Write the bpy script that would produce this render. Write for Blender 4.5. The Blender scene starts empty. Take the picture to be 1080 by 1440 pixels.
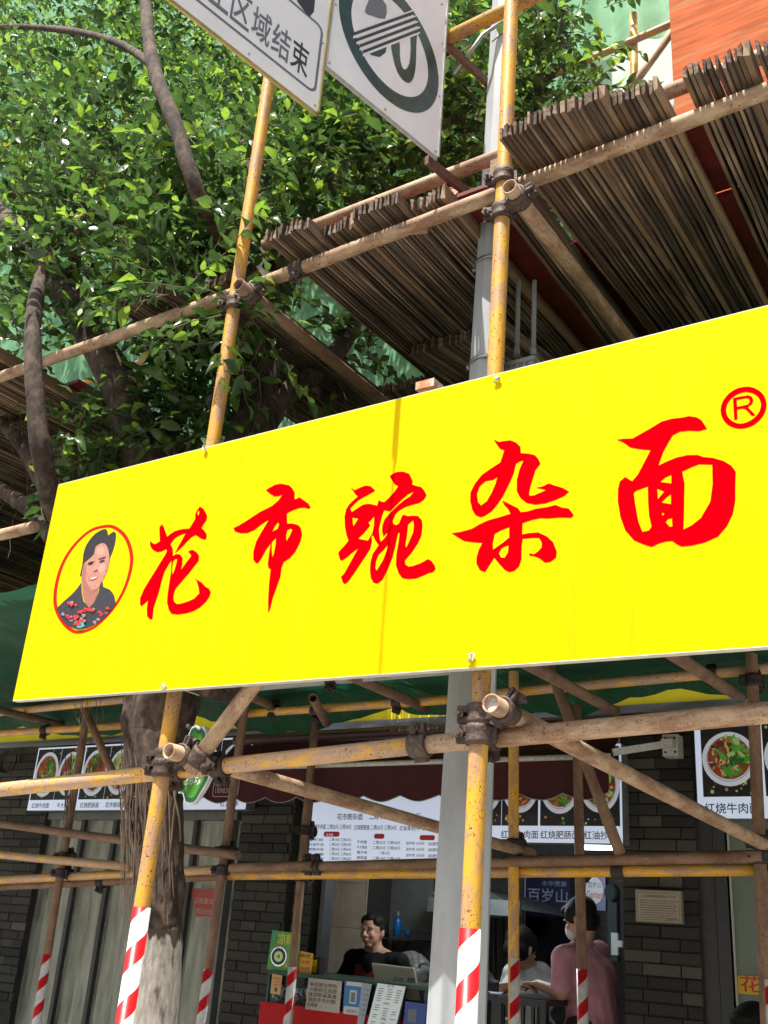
import bpy, math, random
import numpy as np
from mathutils import Vector, Matrix, Quaternion, noise

random.seed(7)
C = bpy.context.scene.collection
SC = bpy.context.scene

# ------------------------------------------------------------------ camera
# The calibration gives a focal length and a rotation; at() turns a point of the
# photograph into a real point on a real vertical plane (Y = metres in front of the camera).
PP = np.array([540.0, 720.0])
VUP = np.array([800.0, -2800.0]) - PP
VX = np.array([-1750.0, 1150.0]) - PP
F = math.sqrt(-(VUP @ VX))
_up = np.array([VUP[0], VUP[1], F]); _up /= np.linalg.norm(_up)
_x = -np.array([VX[0], VX[1], F]); _x /= np.linalg.norm(_x)
_y = np.cross(_up, _x)
if _y[2] < 0: _y = -_y
ROT = np.stack([_x, _y, _up])
EYE = Vector((0, 0, 1.6))

def ray(px, py):
    d = ROT @ np.array([px - 540.0, py - 720.0, F])
    return Vector(d.tolist())
def at(px, py, Y):
    d = ray(px, py)
    return EYE + d * (Y / d.y)
def atz(px, py, z):
    d = ray(px, py)
    return EYE + d * ((z - EYE.z) / d.z)
def atplane(px, py, o, n):
    d = ray(px, py)
    return EYE + d * ((o - EYE).dot(n) / d.dot(n))

cam_d = bpy.data.cameras.new('camera')
cam = bpy.data.objects.new('camera', cam_d)
C.objects.link(cam)
cam_d.sensor_fit = 'VERTICAL'
cam_d.sensor_height = 36.0
cam_d.sensor_width = 27.0
cam_d.lens = F / 1440.0 * 36.0
cam_d.clip_start = 0.05
cam_d.clip_end = 2000
right = Vector((ROT @ np.array([1, 0, 0.0])).tolist())
upv = Vector((ROT @ np.array([0, -1, 0.0])).tolist())
back = Vector((ROT @ np.array([0, 0, -1.0])).tolist())
mw = Matrix((right, upv, back)).transposed().to_4x4()
mw.translation = EYE
cam.matrix_world = mw
SC.camera = cam

# ------------------------------------------------------------------ light
SUN_EL = math.radians(66)
SUN_AZ = math.atan2(-0.18106, -0.98347)              # towards the sun: behind the camera
world = bpy.data.worlds.new('World'); SC.world = world; world.use_nodes = True
nt = world.node_tree
for n in list(nt.nodes): nt.nodes.remove(n)
sky = nt.nodes.new('ShaderNodeTexSky'); sky.sky_type = 'NISHITA'; sky.sun_disc = False
sky.sun_elevation = SUN_EL; sky.sun_rotation = SUN_AZ
sky.dust_density = 6.0; sky.ozone_density = 0.6
bg = nt.nodes.new('ShaderNodeBackground'); bg.inputs['Strength'].default_value = 0.085
wo = nt.nodes.new('ShaderNodeOutputWorld')
nt.links.new(sky.outputs[0], bg.inputs[0]); nt.links.new(bg.outputs[0], wo.inputs[0])
sd = bpy.data.lights.new('sun', 'SUN'); sd.energy = 5.0; sd.angle = math.radians(0.5); sd.color = (1.0, 0.955, 0.88)
sun = bpy.data.objects.new('sun', sd); C.objects.link(sun)
sdir = Vector((math.sin(SUN_AZ) * math.cos(SUN_EL), math.cos(SUN_AZ) * math.cos(SUN_EL), math.sin(SUN_EL)))
sun.rotation_euler = sdir.to_track_quat('Z', 'Y').to_euler()
sun.location = sdir * 30
SC.view_settings.view_transform = 'Standard'
SC.view_settings.look = 'None'
SC.view_settings.gamma = 1
SC.view_settings.use_curve_mapping = False
SC.view_settings.exposure = 0.95

# ------------------------------------------------------------------ materials
MATS = {}
def mat(name, col, rough=0.6, var=0.0, vscale=8.0, bump=0.0, bscale=60.0, metal=0.0, col2=None, mix=(0.45, 0.6),
        trans=0.0, rnd=0.0, emit=None, estr=0.0, spec=0.5, stretch=None, alpha=1.0):
    """Principled material: noise tint (col/col2), fine value variation, bump, optional per-object random tint."""
    if name in MATS: return MATS[name]
    m = bpy.data.materials.new(name); m.use_nodes = True
    t = m.node_tree; N = t.nodes; L = t.links
    p = N['Principled BSDF']
    p.inputs['Roughness'].default_value = rough
    p.inputs['Metallic'].default_value = metal
    p.inputs['Specular IOR Level'].default_value = spec
    p.inputs['Base Color'].default_value = (*col, 1)
    p.inputs['Alpha'].default_value = alpha
    tc = N.new('ShaderNodeTexCoord'); vec = tc.outputs['Object']
    if stretch:
        mp = N.new('ShaderNodeMapping'); mp.inputs['Scale'].default_value = stretch
        L.new(vec, mp.inputs[0]); vec = mp.outputs[0]
    cur = None
    if col2 is not None:
        n1 = N.new('ShaderNodeTexNoise'); n1.inputs['Scale'].default_value = vscale; n1.inputs['Detail'].default_value = 9
        n1.inputs['Roughness'].default_value = 0.65
        L.new(vec, n1.inputs['Vector'])
        r = N.new('ShaderNodeMapRange'); r.inputs[1].default_value = mix[0]; r.inputs[2].default_value = mix[1]
        L.new(n1.outputs[0], r.inputs[0])
        mx = N.new('ShaderNodeMix'); mx.data_type = 'RGBA'
        L.new(r.outputs[0], mx.inputs[0]); mx.inputs[6].default_value = (*col, 1); mx.inputs[7].default_value = (*col2, 1)
        cur = mx.outputs[2]
    if var or rnd:
        hs = N.new('ShaderNodeHueSaturation')
        if cur is not None: L.new(cur, hs.inputs['Color'])
        else: hs.inputs['Color'].default_value = (*col, 1)
        val = None
        if var:
            n2 = N.new('ShaderNodeTexNoise'); n2.inputs['Scale'].default_value = vscale * 3.1; n2.inputs['Detail'].default_value = 6
            L.new(vec, n2.inputs['Vector'])
            r2 = N.new('ShaderNodeMapRange'); r2.inputs[1].default_value = 0.3; r2.inputs[2].default_value = 0.7
            r2.inputs[3].default_value = 1 - var; r2.inputs[4].default_value = 1 + var
            L.new(n2.outputs[0], r2.inputs[0]); val = r2.outputs[0]
        if rnd:
            oi = N.new('ShaderNodeObjectInfo')
            r3 = N.new('ShaderNodeMapRange'); r3.inputs[3].default_value = 1 - rnd; r3.inputs[4].default_value = 1 + rnd
            L.new(oi.outputs['Random'], r3.inputs[0])
            if val is None: val = r3.outputs[0]
            else:
                mu = N.new('ShaderNodeMath'); mu.operation = 'MULTIPLY'
                L.new(val, mu.inputs[0]); L.new(r3.outputs[0], mu.inputs[1]); val = mu.outputs[0]
        L.new(val, hs.inputs['Value'])
        cur = hs.outputs[0]
    if cur is not None: L.new(cur, p.inputs['Base Color'])
    if bump:
        nb = N.new('ShaderNodeTexNoise'); nb.inputs['Scale'].default_value = bscale; nb.inputs['Detail'].default_value = 8
        L.new(vec, nb.inputs['Vector'])
        b = N.new('ShaderNodeBump'); b.inputs['Strength'].default_value = bump; b.inputs['Distance'].default_value = 0.004
        L.new(nb.outputs[0], b.inputs['Height']); L.new(b.outputs[0], p.inputs['Normal'])
    if emit is not None:
        p.inputs['Emission Color'].default_value = (*emit, 1); p.inputs['Emission Strength'].default_value = estr
    if trans:
        tr = N.new('ShaderNodeBsdfTranslucent'); ms = N.new('ShaderNodeMixShader'); ms.inputs[0].default_value = trans
        if cur is not None: L.new(cur, tr.inputs[0])
        else: tr.inputs[0].default_value = (*col, 1)
        L.new(p.outputs[0], ms.inputs[1]); L.new(tr.outputs[0], ms.inputs[2])
        L.new(ms.outputs[0], N['Material Output'].inputs[0])
    MATS[name] = m
    return m

def pole_mat(name, paint, rust, lo, hi, rough=0.5, spots=True):
    """Scaffold tube: paint broken by big worn patches, rust speckle and cement splashes."""
    m = bpy.data.materials.new(name); m.use_nodes = True
    t = m.node_tree; N = t.nodes; L = t.links; p = N['Principled BSDF']; p.inputs['Roughness'].default_value = rough
    tc = N.new('ShaderNodeTexCoord'); oi = N.new('ShaderNodeObjectInfo')
    ad = N.new('ShaderNodeVectorMath'); ad.operation = 'ADD'
    sc = N.new('ShaderNodeMath'); sc.operation = 'MULTIPLY'; sc.inputs[1].default_value = 37.0
    L.new(oi.outputs['Random'], sc.inputs[0]); L.new(tc.outputs['Object'], ad.inputs[0]); L.new(sc.outputs[0], ad.inputs[1])
    mp = N.new('ShaderNodeMapping'); mp.inputs['Scale'].default_value = (1, 1, 0.35); L.new(ad.outputs[0], mp.inputs[0])
    n1 = N.new('ShaderNodeTexNoise'); n1.inputs['Scale'].default_value = 22; n1.inputs['Detail'].default_value = 12; n1.inputs['Roughness'].default_value = 0.72
    L.new(mp.outputs[0], n1.inputs['Vector'])
    r1 = N.new('ShaderNodeMapRange'); r1.inputs[1].default_value = lo; r1.inputs[2].default_value = hi; L.new(n1.outputs[0], r1.inputs[0])
    m1 = N.new('ShaderNodeMix'); m1.data_type = 'RGBA'; L.new(r1.outputs[0], m1.inputs[0])
    m1.inputs[6].default_value = (*paint, 1); m1.inputs[7].default_value = (*rust, 1)
    # dark rust specks
    n2 = N.new('ShaderNodeTexNoise'); n2.inputs['Scale'].default_value = 150; n2.inputs['Detail'].default_value = 4; L.new(ad.outputs[0], n2.inputs['Vector'])
    r2 = N.new('ShaderNodeMapRange'); r2.inputs[1].default_value = 0.60; r2.inputs[2].default_value = 0.66; L.new(n2.outputs[0], r2.inputs[0])
    m2 = N.new('ShaderNodeMix'); m2.data_type = 'RGBA'; L.new(r2.outputs[0], m2.inputs[0])
    L.new(m1.outputs[2], m2.inputs[6]); m2.inputs[7].default_value = (0.09, 0.035, 0.015, 1)
    n6 = N.new('ShaderNodeTexNoise'); n6.inputs['Scale'].default_value = 7; n6.inputs['Detail'].default_value = 3; L.new(ad.outputs[0], n6.inputs['Vector'])
    r6 = N.new('ShaderNodeMapRange'); r6.inputs[1].default_value = .36; r6.inputs[2].default_value = .54; L.new(n6.outputs[0], r6.inputs[0])
    k6 = N.new('ShaderNodeMath'); k6.operation = 'MULTIPLY'; L.new(r2.outputs[0], k6.inputs[0]); L.new(r6.outputs[0], k6.inputs[1]); L.new(k6.outputs[0], m2.inputs[0])
    # pale cement splashes
    n3 = N.new('ShaderNodeTexNoise'); n3.inputs['Scale'].default_value = 40; n3.inputs['Detail'].default_value = 10; n3.inputs['Roughness'].default_value = .8
    mp3 = N.new('ShaderNodeMapping'); mp3.inputs['Location'].default_value = (5, 3, 9); L.new(ad.outputs[0], mp3.inputs[0]); L.new(mp3.outputs[0], n3.inputs['Vector'])
    r3 = N.new('ShaderNodeMapRange'); r3.inputs[1].default_value = 0.60; r3.inputs[2].default_value = 0.68; r3.inputs[4].default_value = 0.7; L.new(n3.outputs[0], r3.inputs[0])
    m3 = N.new('ShaderNodeMix'); m3.data_type = 'RGBA'; L.new(r3.outputs[0], m3.inputs[0])
    L.new(m2.outputs[2], m3.inputs[6]); m3.inputs[7].default_value = (0.46, 0.41, 0.34, 1)
    L.new(m3.outputs[2], p.inputs['Base Color'])
    b = N.new('ShaderNodeBump'); b.inputs['Strength'].default_value = 0.5; b.inputs['Distance'].default_value = 0.002
    L.new(n1.outputs[0], b.inputs['Height']); L.new(b.outputs[0], p.inputs['Normal'])
    MATS[name] = m
    return m

YEL = pole_mat('pole_yellow_paint', (0.66, 0.35, 0.030), (0.42, 0.25, 0.13), 0.46, 0.56)
YEW = pole_mat('pole_yellow_worn', (0.66, 0.37, 0.055), (0.44, 0.29, 0.19), 0.42, 0.52)
TAN = pole_mat('pole_tan_rusty', (0.47, 0.335, 0.21), (0.25, 0.135, 0.075), 0.42, 0.60, 0.7)
BRN = pole_mat('pole_brown_rusty', (0.25, 0.15, 0.09), (0.14, 0.075, 0.045), 0.40, 0.62, 0.75)
GRYP = pole_mat('pole_grey_galvanised', (0.34, 0.35, 0.35), (0.2, 0.19, 0.17), 0.5, 0.65, 0.5)

def tape_mat():
    m = bpy.data.materials.new('striped_tape_red_white'); m.use_nodes = True
    t = m.node_tree; N = t.nodes; L = t.links; p = N['Principled BSDF']; p.inputs['Roughness'].default_value = 0.32
    tc = N.new('ShaderNodeTexCoord'); sx = N.new('ShaderNodeSeparateXYZ'); L.new(tc.outputs['Object'], sx.inputs[0])
    a = N.new('ShaderNodeMath'); a.operation = 'ARCTAN2'; L.new(sx.outputs[1], a.inputs[0]); L.new(sx.outputs[0], a.inputs[1])
    d = N.new('ShaderNodeMath'); d.operation = 'MULTIPLY'; d.inputs[1].default_value = 1 / (2 * math.pi); L.new(a.outputs[0], d.inputs[0])
    z = N.new('ShaderNodeMath'); z.operation = 'MULTIPLY'; z.inputs[1].default_value = 1 / 0.14; L.new(sx.outputs[2], z.inputs[0])
    s = N.new('ShaderNodeMath'); s.operation = 'SUBTRACT'; L.new(z.outputs[0], s.inputs[0]); L.new(d.outputs[0], s.inputs[1])
    fr = N.new('ShaderNodeMath'); fr.operation = 'FRACT'; L.new(s.outputs[0], fr.inputs[0])
    g = N.new('ShaderNodeMath'); g.operation = 'GREATER_THAN'; g.inputs[1].default_value = 0.56; L.new(fr.outputs[0], g.inputs[0])
    no = N.new('ShaderNodeTexNoise'); no.inputs['Scale'].default_value = 30; no.inputs['Detail'].default_value = 8; L.new(tc.outputs['Object'], no.inputs[0])
    mx = N.new('ShaderNodeMix'); mx.data_type = 'RGBA'; L.new(g.outputs[0], mx.inputs[0])
    mx.inputs[6].default_value = (0.74, 0.73, 0.68, 1); mx.inputs[7].default_value = (0.68, 0.014, 0.02, 1)
    r = N.new('ShaderNodeMapRange'); r.inputs[1].default_value = 0.35; r.inputs[2].default_value = 0.7; r.inputs[3].default_value = 1.05; r.inputs[4].default_value = 0.78
    L.new(no.outputs[0], r.inputs[0])
    hs = N.new('ShaderNodeHueSaturation'); L.new(mx.outputs[2], hs.inputs['Color']); L.new(r.outputs[0], hs.inputs['Value'])
    L.new(hs.outputs[0], p.inputs['Base Color'])
    MATS['tape'] = m
    return m
TAPE = tape_mat()

def sign_mat():
    m = bpy.data.materials.new('sign_yellow_vinyl'); m.use_nodes = True
    t = m.node_tree; N = t.nodes; L = t.links; p = N['Principled BSDF']; p.inputs['Roughness'].default_value = 0.42
    p.inputs['Specular IOR Level'].default_value = 0.04
    tc = N.new('ShaderNodeTexCoord')
    n = N.new('ShaderNodeTexNoise'); n.inputs['Scale'].default_value = 1.6; n.inputs['Detail'].default_value = 3; L.new(tc.outputs['Object'], n.inputs[0])
    mp = N.new('ShaderNodeMapping'); mp.inputs['Scale'].default_value = (9, 1, 0.5); L.new(tc.outputs['Object'], mp.inputs[0])
    n2 = N.new('ShaderNodeTexNoise'); n2.inputs['Scale'].default_value = 2.6; n2.inputs['Detail'].default_value = 10; n2.inputs['Roughness'].default_value = .6; L.new(mp.outputs[0], n2.inputs[0])
    r = N.new('ShaderNodeMapRange'); r.inputs[1].default_value = 0.35; r.inputs[2].default_value = 0.75; L.new(n2.outputs[0], r.inputs[0])
    mx = N.new('ShaderNodeMix'); mx.data_type = 'RGBA'; L.new(r.outputs[0], mx.inputs[0])
    mx.inputs[6].default_value = (0.84, 0.63, 0.0008, 1); mx.inputs[7].default_value = (0.76, 0.54, 0.0015, 1)
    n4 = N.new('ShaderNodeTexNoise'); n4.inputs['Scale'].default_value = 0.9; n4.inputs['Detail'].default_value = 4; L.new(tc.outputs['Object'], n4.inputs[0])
    r4 = N.new('ShaderNodeMapRange'); r4.inputs[1].default_value = 0.35; r4.inputs[2].default_value = 0.65; r4.inputs[3].default_value = 0.82; r4.inputs[4].default_value = 1.0; sxn = N.new('ShaderNodeSeparateXYZ'); L.new(tc.outputs['Object'], sxn.inputs[0]); left_shade = N.new('ShaderNodeMath'); left_shade.operation = 'MULTIPLY_ADD'; left_shade.inputs[1].default_value = .07; L.new(sxn.outputs[0], left_shade.inputs[0]); L.new(n4.outputs[0], left_shade.inputs[2]); r4.inputs[1].default_value = .18; r4.inputs[2].default_value = .50; L.new(left_shade.outputs[0], r4.inputs[0])  # random fading, plus soft leaf shade painted in, darker towards the left
    n5 = N.new('ShaderNodeTexNoise'); n5.inputs['Scale'].default_value = 3; n5.inputs['Detail'].default_value = 6; mp5 = N.new('ShaderNodeMapping'); mp5.inputs['Scale'].default_value = (7, 1, .35); mp5.inputs['Location'].default_value = (3, 1, 2); L.new(tc.outputs['Object'], mp5.inputs[0]); L.new(mp5.outputs[0], n5.inputs[0])
    r5 = N.new('ShaderNodeMapRange'); r5.inputs[1].default_value = 0.60; r5.inputs[2].default_value = 0.72; r5.inputs[4].default_value = 0.5; L.new(n5.outputs[0], r5.inputs[0])
    m5 = N.new('ShaderNodeMix'); m5.data_type = 'RGBA'; L.new(r5.outputs[0], m5.inputs[0]); L.new(mx.outputs[2], m5.inputs[6]); m5.inputs[7].default_value = (0.64, 0.43, 0.003, 1)
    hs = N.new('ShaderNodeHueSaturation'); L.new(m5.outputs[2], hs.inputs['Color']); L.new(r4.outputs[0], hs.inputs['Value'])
    L.new(hs.outputs[0], p.inputs['Base Color'])
    b = N.new('ShaderNodeBump'); b.inputs['Strength'].default_value = 0.8; b.inputs['Distance'].default_value = 0.02
    L.new(n2.outputs[0], b.inputs['Height']); L.new(b.outputs[0], p.inputs['Normal'])
    return m
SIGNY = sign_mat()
RED = mat('print_red', (0.56, 0.0, 0.004), 0.8, var=0.06, vscale=3, spec=0.0)
RINGRED = mat('print_dark_red', (0.42, 0.012, 0.004), 0.6, spec=0.1)
STEELG = mat('frame_grey_steel', (0.40, 0.40, 0.38), 0.5, var=0.2, vscale=10, metal=0.2)
POST = mat('post_grey_paint', (0.36, 0.385, 0.39), 0.45, var=0.14, vscale=5, bump=0.25, bscale=30, col2=(0.28, 0.30, 0.31), mix=(0.45, 0.65), stretch=(1, 1, 0.3))
CAST = mat('coupler_cast_iron', (0.075, 0.052, 0.042), 0.62, var=0.4, vscale=30, bump=0.6, bscale=120, metal=0.35, rnd=0.3)
CASTD = mat('coupler_dark_iron', (0.028, 0.020, 0.018), 0.7, var=0.4, vscale=30, bump=0.6, bscale=120, rnd=0.3)
CEM = mat('cement_plug', (0.55, 0.50, 0.42), 0.9, var=0.3, vscale=60, bump=1, bscale=80)
SLAT = [mat('bamboo_slat_brown', (0.165, 0.100, 0.060), 0.85, var=0.6, vscale=20, bump=0.8, bscale=40, rnd=0.6, col2=(0.038, 0.024, 0.016), mix=(.38, .6), stretch=(1, .25, 1)),
        mat('bamboo_slat_grey', (0.26, 0.185, 0.125), 0.9, var=0.6, vscale=20, bump=0.8, bscale=40, rnd=0.6, col2=(0.050, 0.036, 0.026), mix=(.38, .6), stretch=(1, .25, 1)),
        mat('bamboo_slat_tan', (0.27, 0.175, 0.10), 0.8, var=0.3, vscale=14, bump=0.6, bscale=40, rnd=0.2, col2=(0.20, 0.13, 0.075), stretch=(1, .12, 1))]
PLYR = mat('plywood_red_film', (0.16, 0.018, 0.014), 0.5, var=0.3, vscale=5)
BARK = mat('bark_grey_brown', (0.092, 0.063, 0.044), 0.9, var=0.6, vscale=12, bump=1.0, bscale=45, col2=(0.030, 0.021, 0.015), mix=(0.42, 0.58), stretch=(1, 1, 0.65))
LIME = mat('limewash_white', (0.62, 0.58, 0.50), 0.9, var=0.3, vscale=20, bump=1.0, bscale=60, col2=(0.20, 0.165, 0.13), mix=(0.56, 0.66), stretch=(1, 1, 0.35))
ROOTM = mat('aerial_root', (0.085, 0.056, 0.038), 0.9, var=0.3)
LEAFM = [mat('leaf_dark', (0.032, 0.074, 0.020), 0.27, var=0.25, vscale=20, trans=0.36, spec=0.6),
         mat('leaf_mid', (0.072, 0.148, 0.030), 0.30, var=0.25, vscale=20, trans=0.44, spec=0.6),
         mat('leaf_young_backlit', (0.22, 0.37, 0.040), 0.36, var=0.2, vscale=20, trans=0.5, spec=0.5),  # young tips, and far leaves with backlight put into the colour
         mat('leaf_yellow', (0.36, 0.34, 0.04), 0.45, trans=0.4)]
TWIGM = mat('twig_brown', (0.12, 0.10, 0.055), 0.8)
WHITEP = mat('sign_white_sheet', (0.78, 0.80, 0.82), 0.28, var=0.05, vscale=3, bump=0.1, bscale=5)
DKGREEN = mat('print_dark_green', (0.012, 0.045, 0.040), 0.28, var=0.4, vscale=8)
GREYTXT = mat('print_grey', (0.13, 0.145, 0.17), 0.35)
GOLD = mat('sign_edge_brass', (0.40, 0.33, 0.14), 0.4, var=0.2, metal=0.5)
RUSTB = mat('bracket_rust', (0.13, 0.062, 0.04), 0.7, var=0.4, vscale=30)
def net_mat(name, col, trans, alpha, scale=1.0):
    m = mat(name, col, 0.7, var=0.15, vscale=3, trans=trans)
    t = m.node_tree; N = t.nodes; L = t.links
    tc = N.new('ShaderNodeTexCoord'); n = N.new('ShaderNodeTexNoise'); n.inputs['Scale'].default_value = 380 * scale
    L.new(tc.outputs['Object'], n.inputs[0])
    g = N.new('ShaderNodeMath'); g.operation = 'GREATER_THAN'; g.inputs[1].default_value = alpha; L.new(n.outputs[0], g.inputs[0])
    out = N['Material Output']; src = out.inputs[0].links[0].from_socket
    tb = N.new('ShaderNodeBsdfTransparent'); ms = N.new('ShaderNodeMixShader')
    L.new(g.outputs[0], ms.inputs[0]); L.new(src, ms.inputs[1]); L.new(tb.outputs[0], ms.inputs[2]); L.new(ms.outputs[0], out.inputs[0])
    return m
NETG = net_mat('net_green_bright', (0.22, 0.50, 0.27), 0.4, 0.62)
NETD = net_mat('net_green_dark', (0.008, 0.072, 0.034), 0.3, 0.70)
WALLW = mat('render_pale_wall', (0.56, 0.60, 0.57), 0.9, var=0.10, vscale=2, bump=0.3, bscale=30, col2=(0.46, 0.49, 0.46), mix=(0.4, 0.7))
ORANGE = mat('plywood_orange', (0.44, 0.105, 0.034), 0.8, spec=0.1, var=0.3, vscale=4, bump=0.5, bscale=12, col2=(0.40, 0.14, 0.06), mix=(0.5, 0.62), stretch=(0.3, 1, 2.5))
BLACKM = mat('dark_interior', (0.012, 0.012, 0.013), 0.8)

# ------------------------------------------------------------------ mesh tools
class MB:
    def __init__(s): s.v = []; s.f = []; s.m = []; s.cur = 0; s.smooth = []
    def add(s, vs, fs, sm=False):
        b = len(s.v); s.v += [tuple(v) for v in vs]
        for f in fs: s.f.append([i + b for i in f]); s.m.append(s.cur); s.smooth.append(sm)
        return s
    def box(s, a, b, M=None):
        x0, y0, z0 = [min(p, q) for p, q in zip(a, b)]; x1, y1, z1 = [max(p, q) for p, q in zip(a, b)]
        vs = [Vector(p) for p in ((x0, y0, z0), (x1, y0, z0), (x1, y1, z0), (x0, y1, z0), (x0, y0, z1), (x1, y0, z1), (x1, y1, z1), (x0, y1, z1))]
        if M is not None: vs = [M @ v for v in vs]
        return s.add(vs, [(0, 3, 2, 1), (4, 5, 6, 7), (0, 1, 5, 4), (1, 2, 6, 5), (2, 3, 7, 6), (3, 0, 4, 7)])
    def bar(s, a, b, w, h, up=Vector((0, 0, 1))):
        a = Vector(a); b = Vector(b); d = (b - a); L = d.length; d.normalize()
        sd = d.cross(up); sd = sd.normalized() if sd.length > 1e-4 else Vector((1, 0, 0)); u = sd.cross(d)
        M = Matrix((sd, d, u)).transposed().to_4x4(); M.translation = a
        return s.box((-w / 2, 0, -h / 2), (w / 2, L, h / 2), M)
    def tube(s, pts, rad, n=12, cap=True, sm=True, wob=0.0):
        pts = [Vector(p) for p in pts]
        if not hasattr(rad, '__len__'): rad = [rad] * len(pts)
        k = len(pts); vs = []; prev = None
        for i, p in enumerate(pts):
            d = (pts[min(i + 1, k - 1)] - pts[max(i - 1, 0)]).normalized()
            if prev is None:
                r = d.orthogonal().normalized()
            else:
                r = (prev - d * prev.dot(d)); r = r.normalized() if r.length > 1e-6 else d.orthogonal().normalized()
            prev = r; q = d.cross(r)
            for j in range(n):
                a = 2 * math.pi * j / n
                dv = (r * math.cos(a) + q * math.sin(a))
                rr = rad[i]
                if wob: rr *= 1 + wob * noise.noise((p + dv * rad[i]) * 9.0) * 1.6 + wob * .5 * noise.noise((p + dv * rad[i]) * 30.0)
                vs.append(p + dv * rr)
        fs = [(i * n + j, i * n + (j + 1) % n, (i + 1) * n + (j + 1) % n, (i + 1) * n + j) for i in range(k - 1) for j in range(n)]
        s.add(vs, fs, sm)
        if cap:
            b = len(s.v) - len(vs)
            s.f.append([b + j for j in range(n)][::-1]); s.m.append(s.cur); s.smooth.append(False)
            s.f.append([b + (k - 1) * n + j for j in range(n)]); s.m.append(s.cur); s.smooth.append(False)
        return s
    def pipe(s, a, b, r, wall=0.004, n=20, steps=1):
        """open-ended tube with an inner wall"""
        a = Vector(a); b = Vector(b); d = (b - a).normalized(); u = d.orthogonal().normalized(); w = d.cross(u)
        ring = lambda c, rr: [c + (u * math.cos(2 * math.pi * j / n) + w * math.sin(2 * math.pi * j / n)) * rr for j in range(n)]
        vs = ring(a, r) + ring(b, r) + ring(b, r - wall) + ring(a, r - wall)
        for k in range(4):
            s_ = k * n; e_ = ((k + 1) % 4) * n
        fs = []
        for k in range(4):
            s0 = k * n; e0 = ((k + 1) % 4) * n
            fs += [(s0 + j, s0 + (j + 1) % n, e0 + (j + 1) % n, e0 + j) for j in range(n)]
        b0 = len(s.v); s.v += [tuple(v) for v in vs]
        for i, f in enumerate(fs): s.f.append([q + b0 for q in f]); s.m.append(s.cur); s.smooth.append(True)
        return s
    def ell(s, c, r, n=12, m=8, M=None):
        vs = []; fs = []
        for i in range(m + 1):
            t = math.pi * i / m
            for j in range(n):
                a = 2 * math.pi * j / n
                v = Vector((r[0] * math.sin(t) * math.cos(a), r[1] * math.sin(t) * math.sin(a), r[2] * math.cos(t)))
                if M is not None: v = M @ v
                vs.append(v + Vector(c))
        for i in range(m):
            for j in range(n): fs.append((i * n + j, (i + 1) * n + j, (i + 1) * n + (j + 1) % n, i * n + (j + 1) % n))
        return s.add(vs, fs, True)
    def grid(s, fn, nu, nv, sm=True):
        vs = [fn(i / nu, j / nv) for j in range(nv + 1) for i in range(nu + 1)]
        fs = [(j * (nu + 1) + i, j * (nu + 1) + i + 1, (j + 1) * (nu + 1) + i + 1, (j + 1) * (nu + 1) + i) for j in range(nv) for i in range(nu)]
        return s.add(vs, fs, sm)
    def build(s, name, m, parent=None, origin=None):
        me = bpy.data.meshes.new(name)
        vs = s.v
        if origin is not None: vs = [tuple(Vector(v) - Vector(origin)) for v in vs]
        me.from_pydata(vs, [], s.f)
        ms = m if isinstance(m, (list, tuple)) else [m]
        for q in ms: me.materials.append(q)
        me.polygons.foreach_set('material_index', s.m)
        me.polygons.foreach_set('use_smooth', s.smooth)
        me.update()
        o = bpy.data.objects.new(name, me); C.objects.link(o)
        if origin is not None: o.location = origin
        if parent is not None: attach(o, parent)
        return o

def attach(o, parent):
    """parent keeping the world place (parents here are unrotated and unscaled, or handled by the caller)"""
    def wm(p):
        return p.matrix_basis.copy() if p.parent is None else wm(p.parent) @ p.matrix_parent_inverse @ p.matrix_basis
    o.parent = parent
    o.matrix_parent_inverse = wm(parent).inverted()

def tag(o, label=None, cat=None, group=None, kind=None):
    if label: o['label'] = label
    if cat: o['category'] = cat
    if group: o['group'] = group
    if kind: o['kind'] = kind
    return o
def thing(name, label, cat, loc=(0, 0, 0), group=None):
    o = bpy.data.objects.new(name, None); C.objects.link(o); o.location = loc; o.empty_display_size = 0.1
    return tag(o, label, cat, group)
def struct(name, mb, m):
    o = mb.build(name, m); o['kind'] = 'structure'; return o

# flat print on a real board -----------------------------------------------------
def catmull(pts, sub=4):
    out = []; n = len(pts)
    for i in range(n):
        p0, p1, p2, p3 = [Vector(pts[(i + k) % n]) for k in (-1, 0, 1, 2)]
        for k in range(sub):
            t = k / sub
            out.append(0.5 * ((2 * p1) + (p2 - p0) * t + (2 * p0 - 5 * p1 + 4 * p2 - p3) * t * t + (3 * p1 - p0 - 3 * p2 + p3) * t ** 3))
    return [(v.x, v.y) for v in out]
def fill2d(outer, holes=()):
    """triangulated polygon with holes, as (verts2d, faces), via a 2D curve"""
    cu = bpy.data.curves.new('tmp', 'CURVE'); cu.dimensions = '2D'; cu.fill_mode = 'BOTH'
    for ring in [outer, *holes]:
        sp = cu.splines.new('POLY'); sp.points.add(len(ring) - 1)
        for i, p in enumerate(ring): sp.points[i].co = (p[0], p[1], 0, 1)
        sp.use_cyclic_u = True
    o = bpy.data.objects.new('tmp', cu); C.objects.link(o)
    dg = bpy.context.evaluated_depsgraph_get()
    me = bpy.data.meshes.new_from_object(o.evaluated_get(dg))
    vs = [(v.co.x, v.co.y) for v in me.vertices]; fs = [list(p.vertices) for p in me.polygons]
    bpy.data.objects.remove(o); bpy.data.curves.remove(cu); bpy.data.meshes.remove(me)
    return vs, fs
_glyph = {}
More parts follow.
